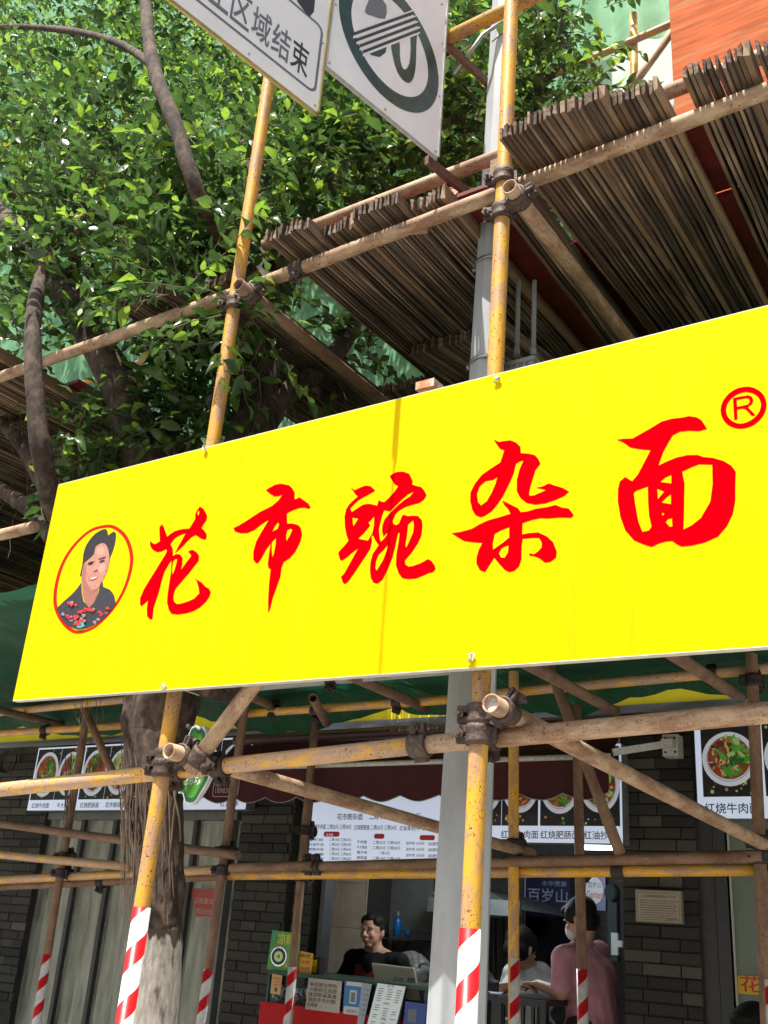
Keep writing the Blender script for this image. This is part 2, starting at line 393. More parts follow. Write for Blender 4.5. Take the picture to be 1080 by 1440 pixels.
def glyphs(body):
    if body in _glyph: return _glyph[body]
    cu = bpy.data.curves.new('tmp', 'FONT'); cu.body = body; cu.resolution_u = 2; cu.offset = 0.010
    o = bpy.data.objects.new('tmp', cu); C.objects.link(o)
    dg = bpy.context.evaluated_depsgraph_get()
    me = bpy.data.meshes.new_from_object(o.evaluated_get(dg))
    vs = [(v.co.x, v.co.y) for v in me.vertices]; fs = [list(p.vertices) for p in me.polygons]
    if vs:
        x0 = min(v[0] for v in vs); x1 = max(v[0] for v in vs); y0 = min(v[1] for v in vs); y1 = max(v[1] for v in vs)
    else: x0 = y0 = 0; x1 = y1 = 1
    bpy.data.objects.remove(o); bpy.data.curves.remove(cu); bpy.data.meshes.remove(me)
    _glyph[body] = (vs, fs, (x0, y0, x1, y1)); return _glyph[body]
class Board:
    """collects flat print, one mesh per (part name, material); level k lies 0.7 mm further out"""
    def __init__(s, parent, o, u, v):
        s.p = parent; s.o = Vector(o); s.u = Vector(u).normalized(); s.v = Vector(v).normalized(); s.n = s.u.cross(s.v); s.parts = {}
    def pt(s, x, y, k): return s.o + s.u * x + s.v * y + s.n * (0.0007 * k)
    def _get(s, name, m):
        if name not in s.parts: s.parts[name] = (MB(), [])
        mb, ms = s.parts[name]
        if m not in ms: ms.append(m)
        mb.cur = ms.index(m)
        return mb
    def raw(s, name, m, vs, fs, k):
        s._get(name, m).add([s.pt(x, y, k) for x, y in vs], fs)
    def poly(s, name, m, pts, k=1, holes=(), smooth=0):
        if smooth: pts = catmull(pts, smooth)
        if not holes and len(pts) <= 4:
            s.raw(name, m, pts, [list(range(len(pts)))], k); return
        vs, fs = fill2d(pts, holes); s.raw(name, m, vs, fs, k)
    def rect(s, name, m, x0, y0, x1, y1, k=1): s.raw(name, m, [(x0, y0), (x1, y0), (x1, y1), (x0, y1)], [[0, 1, 2, 3]], k)
    def disc(s, name, m, cx, cy, rx, ry=None, k=1, n=24, rot=0):
        ry = ry or rx
        pts = []
        for i in range(n):
            a = 2 * math.pi * i / n; x = rx * math.cos(a); y = ry * math.sin(a)
            pts.append((cx + x * math.cos(rot) - y * math.sin(rot), cy + x * math.sin(rot) + y * math.cos(rot)))
        s.raw(name, m, pts, [list(range(n))], k)
    def ring(s, name, m, cx, cy, r0, r1, k=1, n=32, ry=1.0):
        vs = [(cx + r * math.cos(2 * math.pi * i / n), cy + ry * r * math.sin(2 * math.pi * i / n)) for r in (r0, r1) for i in range(n)]
        s.raw(name, m, vs, [[i, (i + 1) % n, n + (i + 1) % n, n + i] for i in range(n)], k)
    def text(s, name, m, body, x0, y0, h, w=None, k=1, center=False):
        vs, fs, bb = glyphs(body)
        if not vs: return
        sc = h / (bb[3] - bb[1]); sx = sc if w is None else w / (bb[2] - bb[0])
        off = -(bb[2] - bb[0]) * sx / 2 if center else 0
        s.raw(name, m, [(x0 + off + (x - bb[0]) * sx, y0 + (y - bb[1]) * sc) for x, y in vs], fs, k)
    def finish(s):
        out = [mb.build(nm, ms, s.p) for nm, (mb, ms) in s.parts.items()]
        s.parts = {}
        return out

# ================================================================== SETTING
g = MB()
g.add([(-120, -120, 0), (120, -120, 0), (120, 120, 0), (-120, 120, 0)], [(0, 1, 2, 3)])
struct('road', g, mat('asphalt', (0.10, 0.10, 0.10), 0.9, var=0.2, vscale=3))
g = MB(); g.box((-30, -0.6, 0.004), (20, 9.0, 0.14)); struct('pavement', g, mat('paving_concrete', (0.36, 0.34, 0.31), 0.9, var=0.2, vscale=2, bump=0.4, bscale=30))
g = MB(); g.box((-30, -0.75, 0.004), (20, -0.603, 0.15)); struct('kerb', g, mat('kerb_granite', (0.38, 0.38, 0.37), 0.8, var=0.2, vscale=9))

FY = 5.30      # plane of the shop fronts
# ---- upper building (pale render), one thing with ledges and windows
bld = thing('building', 'pale grey green rendered building rising behind the scaffold and its nets', 'building', (-4, 6.0, 0.14))
w = MB()
UX0, UX1 = -13.0, 4.0
w.box((UX0, 6.1, 3.45), (UX1, 6.5, 13.0))
w.build('wall', WALLW, bld)
w = MB(); w.box((UX0, 5.62, 3.35), (UX1, 6.6, 3.45)); w.build('floor_slab', mat('slab_concrete', (0.33, 0.33, 0.31), 0.9, var=0.2), bld)
for i, (x0, x1, z0, z1) in enumerate(((-3.0, -2.25, 5.9, 7.05), (-4.9, -3.9, 5.6, 7.1), (-8.2, -6.9, 5.6, 7.2), (-1.2, 0.0, 8.6, 9.9), (-4.9, -3.7, 9, 10.4))):
    w = MB(); fw = 0.07
    for a, b in (((x0, 6.03, z0), (x0 + fw, 6.10, z1)), ((x1 - fw, 6.03, z0), (x1, 6.10, z1)), ((x0 + fw, 6.03, z1 - fw), (x1 - fw, 6.10, z1)), ((x0 + fw, 6.03, z0), (x1 - fw, 6.10, z0 + fw))):
        w.box(a, b)
    fr = w.build('window', mat('window_frame_beige', (0.5, 0.48, 0.42), 0.6), bld)
    w = MB(); w.box((x0 + fw, 6.06, z0 + fw), (x1 - fw, 6.095, z1 - fw)); w.build('pane', mat('window_dark_glass', (0.012, 0.014, 0.016), 0.12), fr)
for z0, z1, d in ((7.35, 7.6, 0.20), (6.98, 7.10, 0.10)):
    w = MB(); w.box((UX0, 6.1 - d, z0), (UX1, 6.098, z1)); w.build('ledge', WALLW, bld)
# ---- ground floor structure behind the shops
g = MB()
g.box((-9.5, 8.4, 0.14), (1.5, 8.6, 3.35)); g.build('rear_wall', mat('room_dark_wall', (0.10, 0.105, 0.105), 0.8, var=0.2), bld)
g = MB(); g.box((-9.5, 5.45, 2.95), (1.5, 8.4, 3.0)); g.build('shop_ceiling', mat('room_ceiling', (0.18, 0.18, 0.18), 0.9), bld)
g = MB(); g.box((-9.5, 5.42, 2.86), (1.5, 5.60, 3.35)); g.build('lintel', mat('lintel_dark', (0.06, 0.06, 0.06), 0.9), bld)

# ---- brick pillars
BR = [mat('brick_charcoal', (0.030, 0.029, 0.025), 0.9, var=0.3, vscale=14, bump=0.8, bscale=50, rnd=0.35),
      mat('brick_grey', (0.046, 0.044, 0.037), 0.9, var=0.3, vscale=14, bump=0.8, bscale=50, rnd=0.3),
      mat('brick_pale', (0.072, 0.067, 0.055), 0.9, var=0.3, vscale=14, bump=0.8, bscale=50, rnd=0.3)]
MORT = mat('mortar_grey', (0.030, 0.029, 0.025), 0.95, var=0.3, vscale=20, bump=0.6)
def brick_mesh(L, H, D, m):
    b = MB(); c = 0.004
    x0, x1, z0, z1 = 0, L, 0, H
    vs = [(x0, D, z0), (x1, D, z0), (x1, D, z1), (x0, D, z1), (x0, c, z0), (x1, c, z0), (x1, c, z1), (x0, c, z1),
          (x0 + c, 0, z0 + c), (x1 - c, 0, z0 + c), (x1 - c, 0, z1 - c), (x0 + c, 0, z1 - c)]
    fs = [(0, 1, 5, 4), (1, 2, 6, 5), (2, 3, 7, 6), (3, 0, 4, 7), (4, 5, 9, 8), (5, 6, 10, 9), (6, 7, 11, 10), (7, 4, 8, 11), (8, 9, 10, 11)]
    me = bpy.data.meshes.new('brick'); me.from_pydata(vs, [], fs); me.materials.append(m); return me
BRM = {}
def pillar(label, x0, x1, z0, z1, y, seed, depth=0.5, cat='pillar'):
    rn = random.Random(seed)
    t = thing('brick_pillar', label, cat, ((x0 + x1) / 2, y + depth / 2, 0.14), 'grey brick pillars between the shop fronts')
    c = MB(); c.box((x0, y + 0.012, 0.14), (x1, y + depth, z1 + 0.02)); c.build('core', MORT, t)
    H = 0.052; J = 0.006; row = 0; z = z0
    while z + H < z1:
        x = x0 + 0.003
        first = True
        while x < x1 - 0.03:
            L = 0.115 if (rn.random() < 0.22) else 0.185
            if first and row % 2: L = 0.09
            first = False
            if x + L > x1 - 0.02: L = x1 - 0.003 - x
            k = (round(L, 2), rn.choices((0, 1, 2), (5, 4, 1))[0])
            if k not in BRM: BRM[k] = brick_mesh(1.0, H, 0.03, BR[k[1]])
            o = bpy.data.objects.new('brick', BRM[k]); C.objects.link(o)
            o.location = (x, y + rn.uniform(-0.003, 0.003), z); o.scale = (L, 1, 1)
            attach(o, t)
            x += L + J
        z += H + J; row += 1
    return t
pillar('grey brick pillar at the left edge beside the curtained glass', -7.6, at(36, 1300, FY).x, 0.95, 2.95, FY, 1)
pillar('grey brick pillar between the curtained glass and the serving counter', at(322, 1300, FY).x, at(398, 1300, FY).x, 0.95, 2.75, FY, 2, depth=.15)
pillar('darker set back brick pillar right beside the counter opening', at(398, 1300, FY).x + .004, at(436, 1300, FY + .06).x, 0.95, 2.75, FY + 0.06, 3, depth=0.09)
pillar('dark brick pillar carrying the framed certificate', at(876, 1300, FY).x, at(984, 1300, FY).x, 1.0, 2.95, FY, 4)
XL = at(440, 1300, FY).x; XR = at(876, 1300, FY).x

# ================================================================== SCAFFOLD
R0 = 0.0242
def pole(label, a, b, m, r=R0, group='steel tubes of the scaffold', hooks=None):
    a = Vector(a); b = Vector(b); d = b - a; L = d.length
    p = MB(); n = 22
    st = max(1, int(L / 0.35)); rn = random.Random(label)
    # tube with a slight bow and tiny dents
    bow = rn.uniform(-1, 1) * 0.0014 * L; ph = rn.uniform(0, 6.28)
    rings = []
    for i in range(st + 1):
        t = i / st; z = t * L; off = bow * math.sin(math.pi * t)
        cx = off * math.cos(ph); cy = off * math.sin(ph)
        rings.append([(cx + math.cos(2 * math.pi * j / n) * r, cy + math.sin(2 * math.pi * j / n) * r, z) for j in range(n)])
    inner0 = [(x * 0.83, y * 0.83, 0) for x, y, z in rings[0]]; inner1 = [(x * 0.83, y * 0.83, 0.12) for x, y, z in rings[0]]
    vs = inner1 + inner0
    for rr in rings: vs += rr
    fs = []
    for k in range(st + 2):
        for j in range(n):
            fs.append((k * n + j, k * n + (j + 1) % n, (k + 1) * n + (j + 1) % n, (k + 1) * n + j))
    p.add(vs, fs, True)
    q = len(vs)
    p.f.append(list(range(q - n, q))); p.m.append(0); p.smooth.append(False)
    p.f.append(list(range(0, n))[::-1]); p.m.append(0); p.smooth.append(False)
    o = p.build('scaffold_pole', m)
    o.location = a; o.rotation_mode = 'QUATERNION'; o.rotation_quaternion = d.to_track_quat('Z', 'Y') if abs(d.normalized().z) < 0.995 else Vector((0, 0, 1)).rotation_difference(d.normalized())
    tag(o, label, 'scaffold pole', group)
    return o
def tape(o, z_top, a, z_bot=0.2):
    """striped sleeve wrapped round the foot of an upright whose object origin is at a"""
    p = MB(); n = 24; r = R0 + 0.0016
    vs = [(math.cos(2 * math.pi * j / n) * rr, math.sin(2 * math.pi * j / n) * rr, z) for z, rr in ((z_bot - a[2], r), (z_top - a[2], r), (z_top - a[2], R0 - .0005)) for j in range(n)]
    fs = [(k * n + j, k * n + (j + 1) % n, (k + 1) * n + (j + 1) % n, (k + 1) * n + j) for k in range(2) for j in range(n)]
    p.add(vs, fs, True)
    t = p.build('striped_tape', TAPE)
    t.location = o.location; t.rotation_mode = 'QUATERNION'; t.rotation_quaternion = o.rotation_quaternion
    attach(t, o)
    return t

PY = 2.30; LY = 2.352
def upright(label, Y, p_lo, p_hi, m, ztop, ztape=None, z0=0.16):
    a = at(*p_lo, Y); b = at(*p_hi, Y)
    d = (b - a) / (b.z - a.z)
    A = a + d * (z0 - a.z); B = a + d * (ztop - a.z)
    o = pole(label, A, B, m, group='upright tubes of the scaffold')
    if ztape: tape(o, ztape, A)
    bp = MB(); bp.box((A.x - .06, Y - .06, 0.142), (A.x + .06, Y + .06, 0.158)); b_ = bp.build('base_plate', BRN); attach(b_, o)
    return o, (lambda z: A + d * (z - A.z))

P1, p1 = upright('front yellow upright left of the tree trunk with striped foot', PY, (184, 1380), (300, 625), YEL, 6.6, 1.635)
P2, p2 = upright('front yellow upright against the grey lamp post with striped foot', PY, (658, 1380), (698, 480), YEL, 6.6, 1.635)
S1, s1 = upright('thin rusty rear upright at the far left in front of the curtained glass', 4.4, (59, 1390), (105, 1110), BRN, 3.9, 1.38)
S2, s2 = upright('rusty rear upright just right of the whitewashed tree trunk', 4.4, (290, 1385), (330, 1097), BRN, 3.9, 1.39)
S3, s3 = upright('slim rusty rear upright in front of the green dessert poster', 4.9, (411, 1370), (436, 1097), BRN, 2.86, 1.42)
S4, s4 = upright('yellow rear upright just right of the grey lamp post', 4.4, (723, 1380), (723, 1000), YEL, 3.9, 1.56)
S5, s5 = upright('rusty rear upright in front of the person in the pink shirt', 4.9, (819, 1400), (813, 1100), BRN, 2.84, 1.53)
S6, s6 = upright('rusty rear upright at the right edge beside the glass door', 4.4, (1079, 1410), (1064, 1060), BRN, 3.9, 1.555)

# front lower ledger in two lengths joined by a sleeve
Lb = lambda x, y, Y=LY: at(x, y, Y)
pole('yellow worn front rail below the sign running left from the sleeve joint', Lb(-160, 1128), Lb(590, 1048), YEW, group='long rails of the scaffold')
pole('speckled rusty front rail below the sign running right from the lamp post', Lb(592, 1048), Lb(1300, 981), TAN, group='long rails of the scaffold')
pole('bleached upper front rail left of the tree holding the walkway', Lb(-160, 586), Lb(352, 405), TAN, group='long rails of the scaffold')
pole('rusty upper front rail under the bamboo walkway, from the tree to the right edge', Lb(354, 404), Lb(1220, 73), TAN, group='long rails of the scaffold')
pole('higher rusty rail pinning down the bamboo strip ends', at(372, 345, 2.45), at(1250, 12, 2.45), TAN, group='long rails of the scaffold')
pole('yellow topmost rail behind the white road signs', at(600, 68, 2.36), at(900, -78, 2.36), YEL, group='long rails of the scaffold')
# transoms
T1 = pole('rusty cross tube under the walkway with open end at the left upright', at(335, 400, 2.21), Vector((-2.40, 5.7, 3.82)), BRN, group='cross tubes of the scaffold')
T2 = pole('thick rusty cross tube under the walkway with open end at the lamp post', at(716, 262, 2.20), Vector((-1.235, 5.7, 3.84)), TAN, group='cross tubes of the scaffold')
ta, tb = at(690, 989, 2.20), at(1080, 1190, 4.45)
T3 = pole('pale rusty cross tube with cement filled end beside the lamp post', ta, ta + (tb - ta) * 1.15, TAN, group='cross tubes of the scaffold')
g = MB(); dd = (tb - ta).normalized(); g.tube([ta + dd * 0.012, ta + dd * 0.05], 0.0195, 16, wob=0.25); g.build('cement_plug', CEM, T3)
ta4, tb4 = at(237, 1056, 2.21), at(735, 1197, 4.45)
T4 = pole('rusty cross tube with open end beside the left upright below the sign', ta4, ta4 + (tb4 - ta4) * 1.04, TAN, group='cross tubes of the scaffold')
b1a, b1b = at(267, 1083, 2.29), at(400, 905, 2.29)
B1 = pole('slanting brown brace rising from the lower rail behind the sign', b1a, b1a + (b1b - b1a) * 2.1, TAN, group='slanting braces of the scaffold')
# rear rails
rear = [((430, 1219), (1072, 1204), 4.38, BRN, 'brown rear rail across the shop opening above the yellow one'),
        ((322, 1231), (1072, 1223), 4.44, YEL, 'yellow rear rail across the shop opening'),
        ((325, 1221), (440, 1217), 4.36, BRN, 'short brown rear rail piece in front of the brick pillar'),
        ((-60, 1150), (335, 1203), 4.33, BRN, 'dark brown sloping rail in front of the curtained glass'),
        ((-60, 1196), (185, 1219), 4.36, YEW, 'worn yellow brown sloping rail crossing the far left upright'),
        ((-60, 1241), (330, 1222), 4.46, YEW, 'upper of the two level rear rails at the far left'),
        ((-60, 1250), (330, 1231), 4.52, BRN, 'lower of the two level rear rails at the far left')]
for a, b, Y, m, l in rear: pole(l, at(*a, Y), at(*b, Y), m, group='long rails of the scaffold')
can = [((-60, 1008), (190, 982), 4.30, YEW, 'yellow rail under the green net, nearer one at the far left'),
       ((-60, 1035), (190, 1019), 4.46, YEL, 'yellow rail under the green net, farther one at the far left'),
       ((335, 1004), (640, 983), 4.46, YEL, 'yellow rail under the green net between tree and lamp post'),
       ((340, 966), (650, 939), 3.50, GRYP, 'galvanised grey rail tucked below the sign'),
       ((700, 975), (1130, 935), 4.46, YEW, 'yellow rail under the green net right of the lamp post')]
for a, b, Y, m, l in can: pole(l, at(*a, Y), at(*b, Y), m, group='long rails of the scaffold')
def through(pa, Ya, pb, Yb, m, l, grp, k0=0.0, k1=1.0):
    a = at(*pa, Ya); b = at(*pb, Yb); return pole(l, a + (b - a) * k0, a + (b - a) * k1, m, group=grp)
X = 'cross tubes of the scaffold'; BB = 'slanting braces of the scaffold'
through((500, 952), 3.45, (596, 995), 4.60, BRN, 'brown cross tube under the net left of the lamp post', X, -0.6, 1.03)
through((345, 975), 3.7, (385, 993), 4.6, BRN, 'short brown cross tube under the net right of the tree', X, -0.8, 1.0)
through((10, 1001), 4.1, (84, 1019), 4.75, BRN, 'brown cross tube under the net at the far left', X, -0.6, 1.05)
through((737, 931), 3.3, (865, 1000), 4.75, BRN, 'brown cross tube ending before the yellow fascia, right of the lamp post', X, -0.3, 1.0)
through((945, 919), 3.3, (1041, 981), 4.7, BRN, 'brown cross tube ending before the yellow fascia near the right edge', X, -0.3, 1.0)
through((450, 1000), 4.35, (459, 1017), 4.62, BRN, 'short brown tube stub resting on the yellow rail', X, -1.0, 1.0)
through((769, 930), 4.34, (872, 1200), 4.34, BRN, 'brown brace slanting across the shop opening beside the pink shirt', BB, -0.25, 1.0)
through((113, 985), 4.32, (160, 1090), 4.32, BRN, 'brown brace slanting in front of the left food picture board', BB, -0.3, 1.02)
# left end stubs beside the sign
through((-40, 762), 2.5, (48, 741), 2.42, TAN, 'pale rail end sticking out left of the sign edge', 'long rails of the scaffold')
through((-60, 848), 3.3, (60, 880), 3.3, BRN, 'brown tube behind the left edge of the sign', BB)
# upper storey tubes
through((760, 113), 4.75, (1150, -55), 4.75, YEW, 'high yellow rail in front of the pale wall', 'long rails of the scaffold')
through((891, 20), 4.78, (893, 260), 4.78, YEL, 'high yellow upright in front of the pale wall', 'upright tubes of the scaffold')
through((862, 160), 4.70, (945, 45), 4.70, TAN, 'pinkish brown brace beside the orange board', BB)
through((735, 140), 4.6, (830, 340), 4.6, BRN, 'dark brown brace in front of the upper window', BB, -0.6, 1)
through((650, 20), 4.6, (760, 330), 4.6, BRN, 'dark brown brace among the leaves behind the lamp post', BB, -0.6, 1)
through((60, 560), 4.9, (300, 470), 4.9, YEW, 'yellow rail behind the big leaning limb', 'long rails of the scaffold', -0.5, 1.2)

# ---- couplers
def clamp_mesh(m):
    b = MB(); n = 20; r0, r1, h = R0 + 0.0004, R0 + 0.0085, 0.026
    prof = [(r0, -h), (r1, -h), (r1 + .002, -h * .55), (r1 - .0005, -h * .25), (r1 - .0005, h * .25), (r1 + .002, h * .55), (r1, h), (r0, h)]
    vs = [(math.cos(2 * math.pi * j / n) * r, math.sin(2 * math.pi * j / n) * r, z) for r, z in prof for j in range(n)]
    fs = [(k * n + j, k * n + (j + 1) % n, ((k + 1) % len(prof)) * n + (j + 1) % n, ((k + 1) % len(prof)) * n + j) for k in range(len(prof)) for j in range(n)]
    b.add(vs, fs, True)
    for s in (-1, 1):
        b.box((r1 - .004, s * 0.003, -0.022), (r1 + 0.024, s * 0.011, -0.005)); b.box((r1 - .004, s * 0.003, 0.005), (r1 + 0.024, s * 0.011, 0.022))
    b.box((-r1 - 0.012, -0.007, -0.02), (-r1 + .003, 0.007, 0.02))
    o = b.build('clamp', m); me = o.data; bpy.data.objects.remove(o); return me
def bolt_mesh(m):
    b = MB(); b.tube([(0, -0.026, 0), (0, 0.034, 0)], 0.0052, 8)
    for y0, y1, r in ((0.011, 0.022, 0.0125), (-0.020, -0.011, 0.0115)): b.tube([(0, y0, 0), (0, y1, 0)], r, 6, sm=False)
    o = b.build('bolt', m); me = o.data; bpy.data.objects.remove(o); return me
CL = {k: (clamp_mesh(m), bolt_mesh(m)) for k, m in (('l', CAST), ('d', CASTD))}
def place(name, me, M, parent):
    o = bpy.data.objects.new(name, me); C.objects.link(o); o.matrix_basis = M; attach(o, parent); return o
def frame(c, z, x):
    z = Vector(z).normalized(); x = Vector(x); x = (x - z * x.dot(z)).normalized(); y = z.cross(x)
    M = Matrix((x, y, z)).transposed().to_4x4(); M.translation = Vector(c); return M
def coupler(label, rings, kind='l'):
    """rings: list of (centre, tube direction, direction in which the bolted ears point)"""
    c0 = sum((Vector(r[0]) for r in rings), Vector()) / len(rings)
    t = thing('pipe_coupler', label, 'coupler', c0, 'couplers clamping the scaffold tubes')
    for c, z, x in rings:
        M = frame(c, z, x); place('clamp', CL[kind][0], M, t)
        place('bolt', CL[kind][1], M @ Matrix.Translation((R0 + 0.024, 0, 0)), t)
    if len(rings) == 2:
        a, b = Vector(rings[0][0]), Vector(rings[1][0])
        if (b - a).length > 0.02:
            m = MB(); m.bar(a.lerp(b, 0.3), a.lerp(b, 0.7), 0.034, 0.034); m.build('rivet_block', CAST if kind == 'l' else CASTD, t)
    return t
VZ = Vector((0, 0, 1)); VX_ = Vector((1, 0, 0.04)); VY = Vector((0, 1, 0))
def railpt(z_, X_): return Vector((X_, LY, z_))
def on(a, b, x):   # point on line a-b at world X
    t = (x - a.x) / (b.x - a.x); return a.lerp(b, t)
la, lb = Lb(-160, 1128), Lb(590, 1048); lc, ld = Lb(592, 1048), Lb(1300, 981)
c1 = on(la, lb, p1(2.03).x); coupler('coupler joining the left yellow upright and the lower rail', [(p1(c1.z), VZ, (-1, -.35, 0)), (c1, lb - la, (0, .2, -1))])
c2 = on(lc, ld, p2(2.06).x); coupler('coupler joining the lamp post side upright and the lower rail', [(p2(c2.z), VZ, (-1, -.35, 0)), (c2, ld - lc, (0, .2, -1))])
dT = (tb4 - ta4).normalized(); e = ta4 + dT * 0.07; coupler('coupler gripping the open tube end above the left lower joint', [(p1(e.z), VZ, (-1, -.2, 0)), (e, dT, (.4, 0, 1))])
dT = (tb - ta).normalized(); e = ta + dT * 0.075; coupler('coupler gripping the cement filled tube end', [(p2(e.z), VZ, (-1, -.2, 0)), (e, dT, (.6, 0, .8))])
dB = (b1b - b1a).normalized(); e = b1a + dB * 0.05; q = on(la, lb, e.x + 0.03); coupler('coupler holding the foot of the slanting brace', [(e, dB, (1, 0, -.3)), (q, lb - la, (0, 0.3, -1))])
j = lb.lerp(lc, 0.5); coupler('sleeve coupler joining the two lower rail lengths left of the lamp post', [(j, lb - la, (0, -.25, 1))])
ua, ub = Lb(354, 404), Lb(1220, 73); uc, ud = Lb(-160, 586), Lb(352, 405)
c = on(ua, ub, p2(3.8).x); coupler('coupler joining the lamp post side upright and the upper rail', [(p2(c.z), VZ, (-1, -.3, 0)), (c, ub - ua, (0, .1, -1))])
e = at(716, 262, 2.20) + VY * 0.06; coupler('coupler round the open tube end under the bamboo strips', [(p2(e.z), VZ, (-1, -.3, 0)), (e, VY, (1, 0, .3))])
e = at(335, 400, 2.21) + VY * 0.07; c = on(uc, ub, p1(3.8).x)
coupler('coupler round the open tube end at the left upright among the leaves', [(p1(e.z), VZ, (-1, -.3, 0)), (e, VY, (1, 0, .3))])
j = Lb(420, 381); coupler('rusty sleeve coupler on the upper rail near the bamboo strips', [(on(ua, ub, j.x), ub - ua, (0, -.3, -1))])
def rear_c(label, u, z, x='X'): coupler(label, [(u(z), VZ, (-1, -.4, 0)), (u(z) + Vector((0, 0.05, 0.0)), (1, 0, 0), (0, -.2, 1))], 'd')
rear_c('dark coupler on the far left rear upright, upper', s1, at(95, 1205, 4.4).z)
rear_c('dark coupler on the far left rear upright, lower', s1, at(90, 1228, 4.4).z)
rear_c('dark coupler on the rear upright right of the tree, upper', s2, at(323, 1197, 4.4).z)
rear_c('dark coupler on the rear upright right of the tree, lower', s2, at(320, 1224, 4.4).z)
rear_c('dark coupler on the slim upright below the price board', s3, at(430, 1168, 4.9).z)
coupler('dark sleeve coupler on the brown rear rail below the price board', [(at(433, 1218, 4.38), (1, 0, 0), (0, -.3, 1)), (at(445, 1218, 4.38), (1, 0, 0), (0, -.3, 1))], 'd')
rear_c('dark coupler on the slim upright at the yellow rail', s3, at(422, 1233, 4.9).z)
rear_c('dark coupler on the yellow rear upright at the brown rail', s4, at(723, 1188, 4.4).z)
rear_c('dark coupler on the yellow rear upright, just lower', s4, at(723, 1209, 4.4).z)
rear_c('dark coupler beside the pink shirt at the yellow rail', s5, at(815, 1226, 4.9).z)
coupler('dark coupler on the yellow rail under the brace foot', [(at(870, 1225, 4.44), (1, 0, 0), (0, -.3, 1))], 'd')
rear_c('dark coupler on the right edge upright', s6, at(1067, 1185, 4.4).z)
rear_c('dark coupler on the right edge upright, just lower', s6, at(1068, 1206, 4.4).z)
rear_c('dark coupler high on the right edge upright', s6, at(1060, 957, 4.4).z)
rear_c('dark coupler under the net right of the lamp post', s5, at(812, 975, 4.9).z)
for px, py, l in ((445, 1000, 'dark coupler under the net above the slim upright'), (385, 995, 'dark coupler under the net right of the tree'), (560, 988, 'dark coupler under the net left of the lamp post'), (64, 1027, 'dark coupler under the net at the far left'), (1000, 947, 'dark coupler under the net near the right edge')):
    coupler(l, [(at(px, py, 4.46), (1, 0, 0), (0, -.3, -1))], 'd')
coupler('dark coupler on the grey rail below the sign', [(at(468, 954, 3.5), (1, 0, 0), (0, -.3, -1))], 'd')
coupler('dark coupler on the rails left of the tree trunk', [(at(143, 1241, 4.52), (1, 0, 0), (0, -.3, -1))], 'd')

# ---- bamboo strip walkway: each mat is a thing, each strip a part
def slat_mesh(seed, m):
    rn = random.Random(seed); b = MB(); n = 11; L = 1.0; w = 0.0054; h = 0.046
    vs = []
    th = rn.uniform(0.8, 1.15); top = rn.uniform(-0.006, 0.006); ox = 0
    bow = rn.uniform(-.010, .010); bz = rn.uniform(-.004, .004)
    for i in range(n + 1):
        t = i / n; ox = ox * .6 + rn.uniform(-0.003, 0.003) + bow * math.sin(t * 3.14) * .5; dz = rn.uniform(-0.004, 0.004) + bz
        ww = w * th * rn.uniform(0.85, 1.15)
        y = t * L
        if i == 0: sk = rn.uniform(-.002, .002)
        else: sk = 0
        vs += [(ox - ww, y + sk, dz), (ox + ww, y - sk * .4, dz + rn.uniform(-.001, .001)), (ox + ww, y + sk, h + top), (ox - ww, y - sk, h + top + rn.uniform(-.003, .003))]
    fs = [(0, 1, 2, 3)] + [(i * 4 + a, (i + 1) * 4 + a, (i + 1) * 4 + (a + 1) % 4, i * 4 + (a + 1) % 4) for i in range(n) for a in range(4)] + [tuple(n * 4 + a for a in (3, 2, 1, 0))]
    me = bpy.data.meshes.new('slat'); me.from_pydata(vs, [], [f[::-1] for f in fs][:]); me.materials.append(m); return me
SM = [[slat_mesh(i * 3 + k, SLAT[k]) for i in range(8)] for k in range(3)]
def bamboo_mat(label, x0, x1, y0, L, z, ang, seed, weights=(6, 4, 0), edge=None, tilt=0.0, pitch=0.0158, parent_group='bamboo strip mats laid as walkway boards'):
    rn = random.Random(seed)
    t = thing('bamboo_walkway_mat', label, 'bamboo mat', (x0, y0, z), parent_group)
    n = max(2, int((x1 - x0) / pitch)); ca, sa = math.cos(ang), math.sin(ang)
    run = 0.0
    for i in range(n):
        k = rn.choices((0, 1, 2), weights)[0]
        last = (i == n - 1 and edge) or (i == 0 and edge == 'both')
        if last: k = 2
        me = rn.choice(SM[k])
        if rn.random() < 0.3: run = rn.uniform(-0.02, 0.02)
        o = bpy.data.objects.new('slat', me); C.objects.link(o)
        s = (x1 - x0) / n
        o.location = (x0 + (i + 0.5) * s, y0 + run * .6 + rn.uniform(-0.007, 0.007), z + rn.uniform(-0.003, 0.003) + (i * s) * tilt)
        o.rotation_euler = (rn.uniform(-.0006, .0006), rn.uniform(-.05, .05), ang + rn.uniform(-.0012, .0012))
        o.scale = (1.0 * rn.uniform(.8, 1.15) * (1.5 if last else 1), L, 1.06 if last else rn.uniform(.92, 1.05))
        attach(o, t)
    for yy in (0.10, 0.5, 0.9):
        m = MB(); y = y0 + L * yy; xx = -L * yy * sa
        m.tube([(x0 + xx - .004, y, z + .024), (x1 + xx + .004, y, z + .024 + (x1 - x0) * tilt)], 0.004, 6); m.build('through_bolt', CAST, t)
    return t
zw = 3.872
bamboo_mat('bamboo strip mat right beside the yellow upright at the lamp post', -1.205, -0.985, 2.19, 3.45, zw + .012, -0.018, 11, edge='e', weights=(5, 5, 0))
bamboo_mat('narrow bamboo strip mat left of the thick cross tube at the lamp post', -1.335, -1.215, 2.46, 3.2, zw - .004, 0.02, 51)
bamboo_mat('bamboo strip mat in the shade behind the tree fork', -2.95, -2.45, 3.25, 2.5, zw + .002, 0.0, 52, pitch=.019)
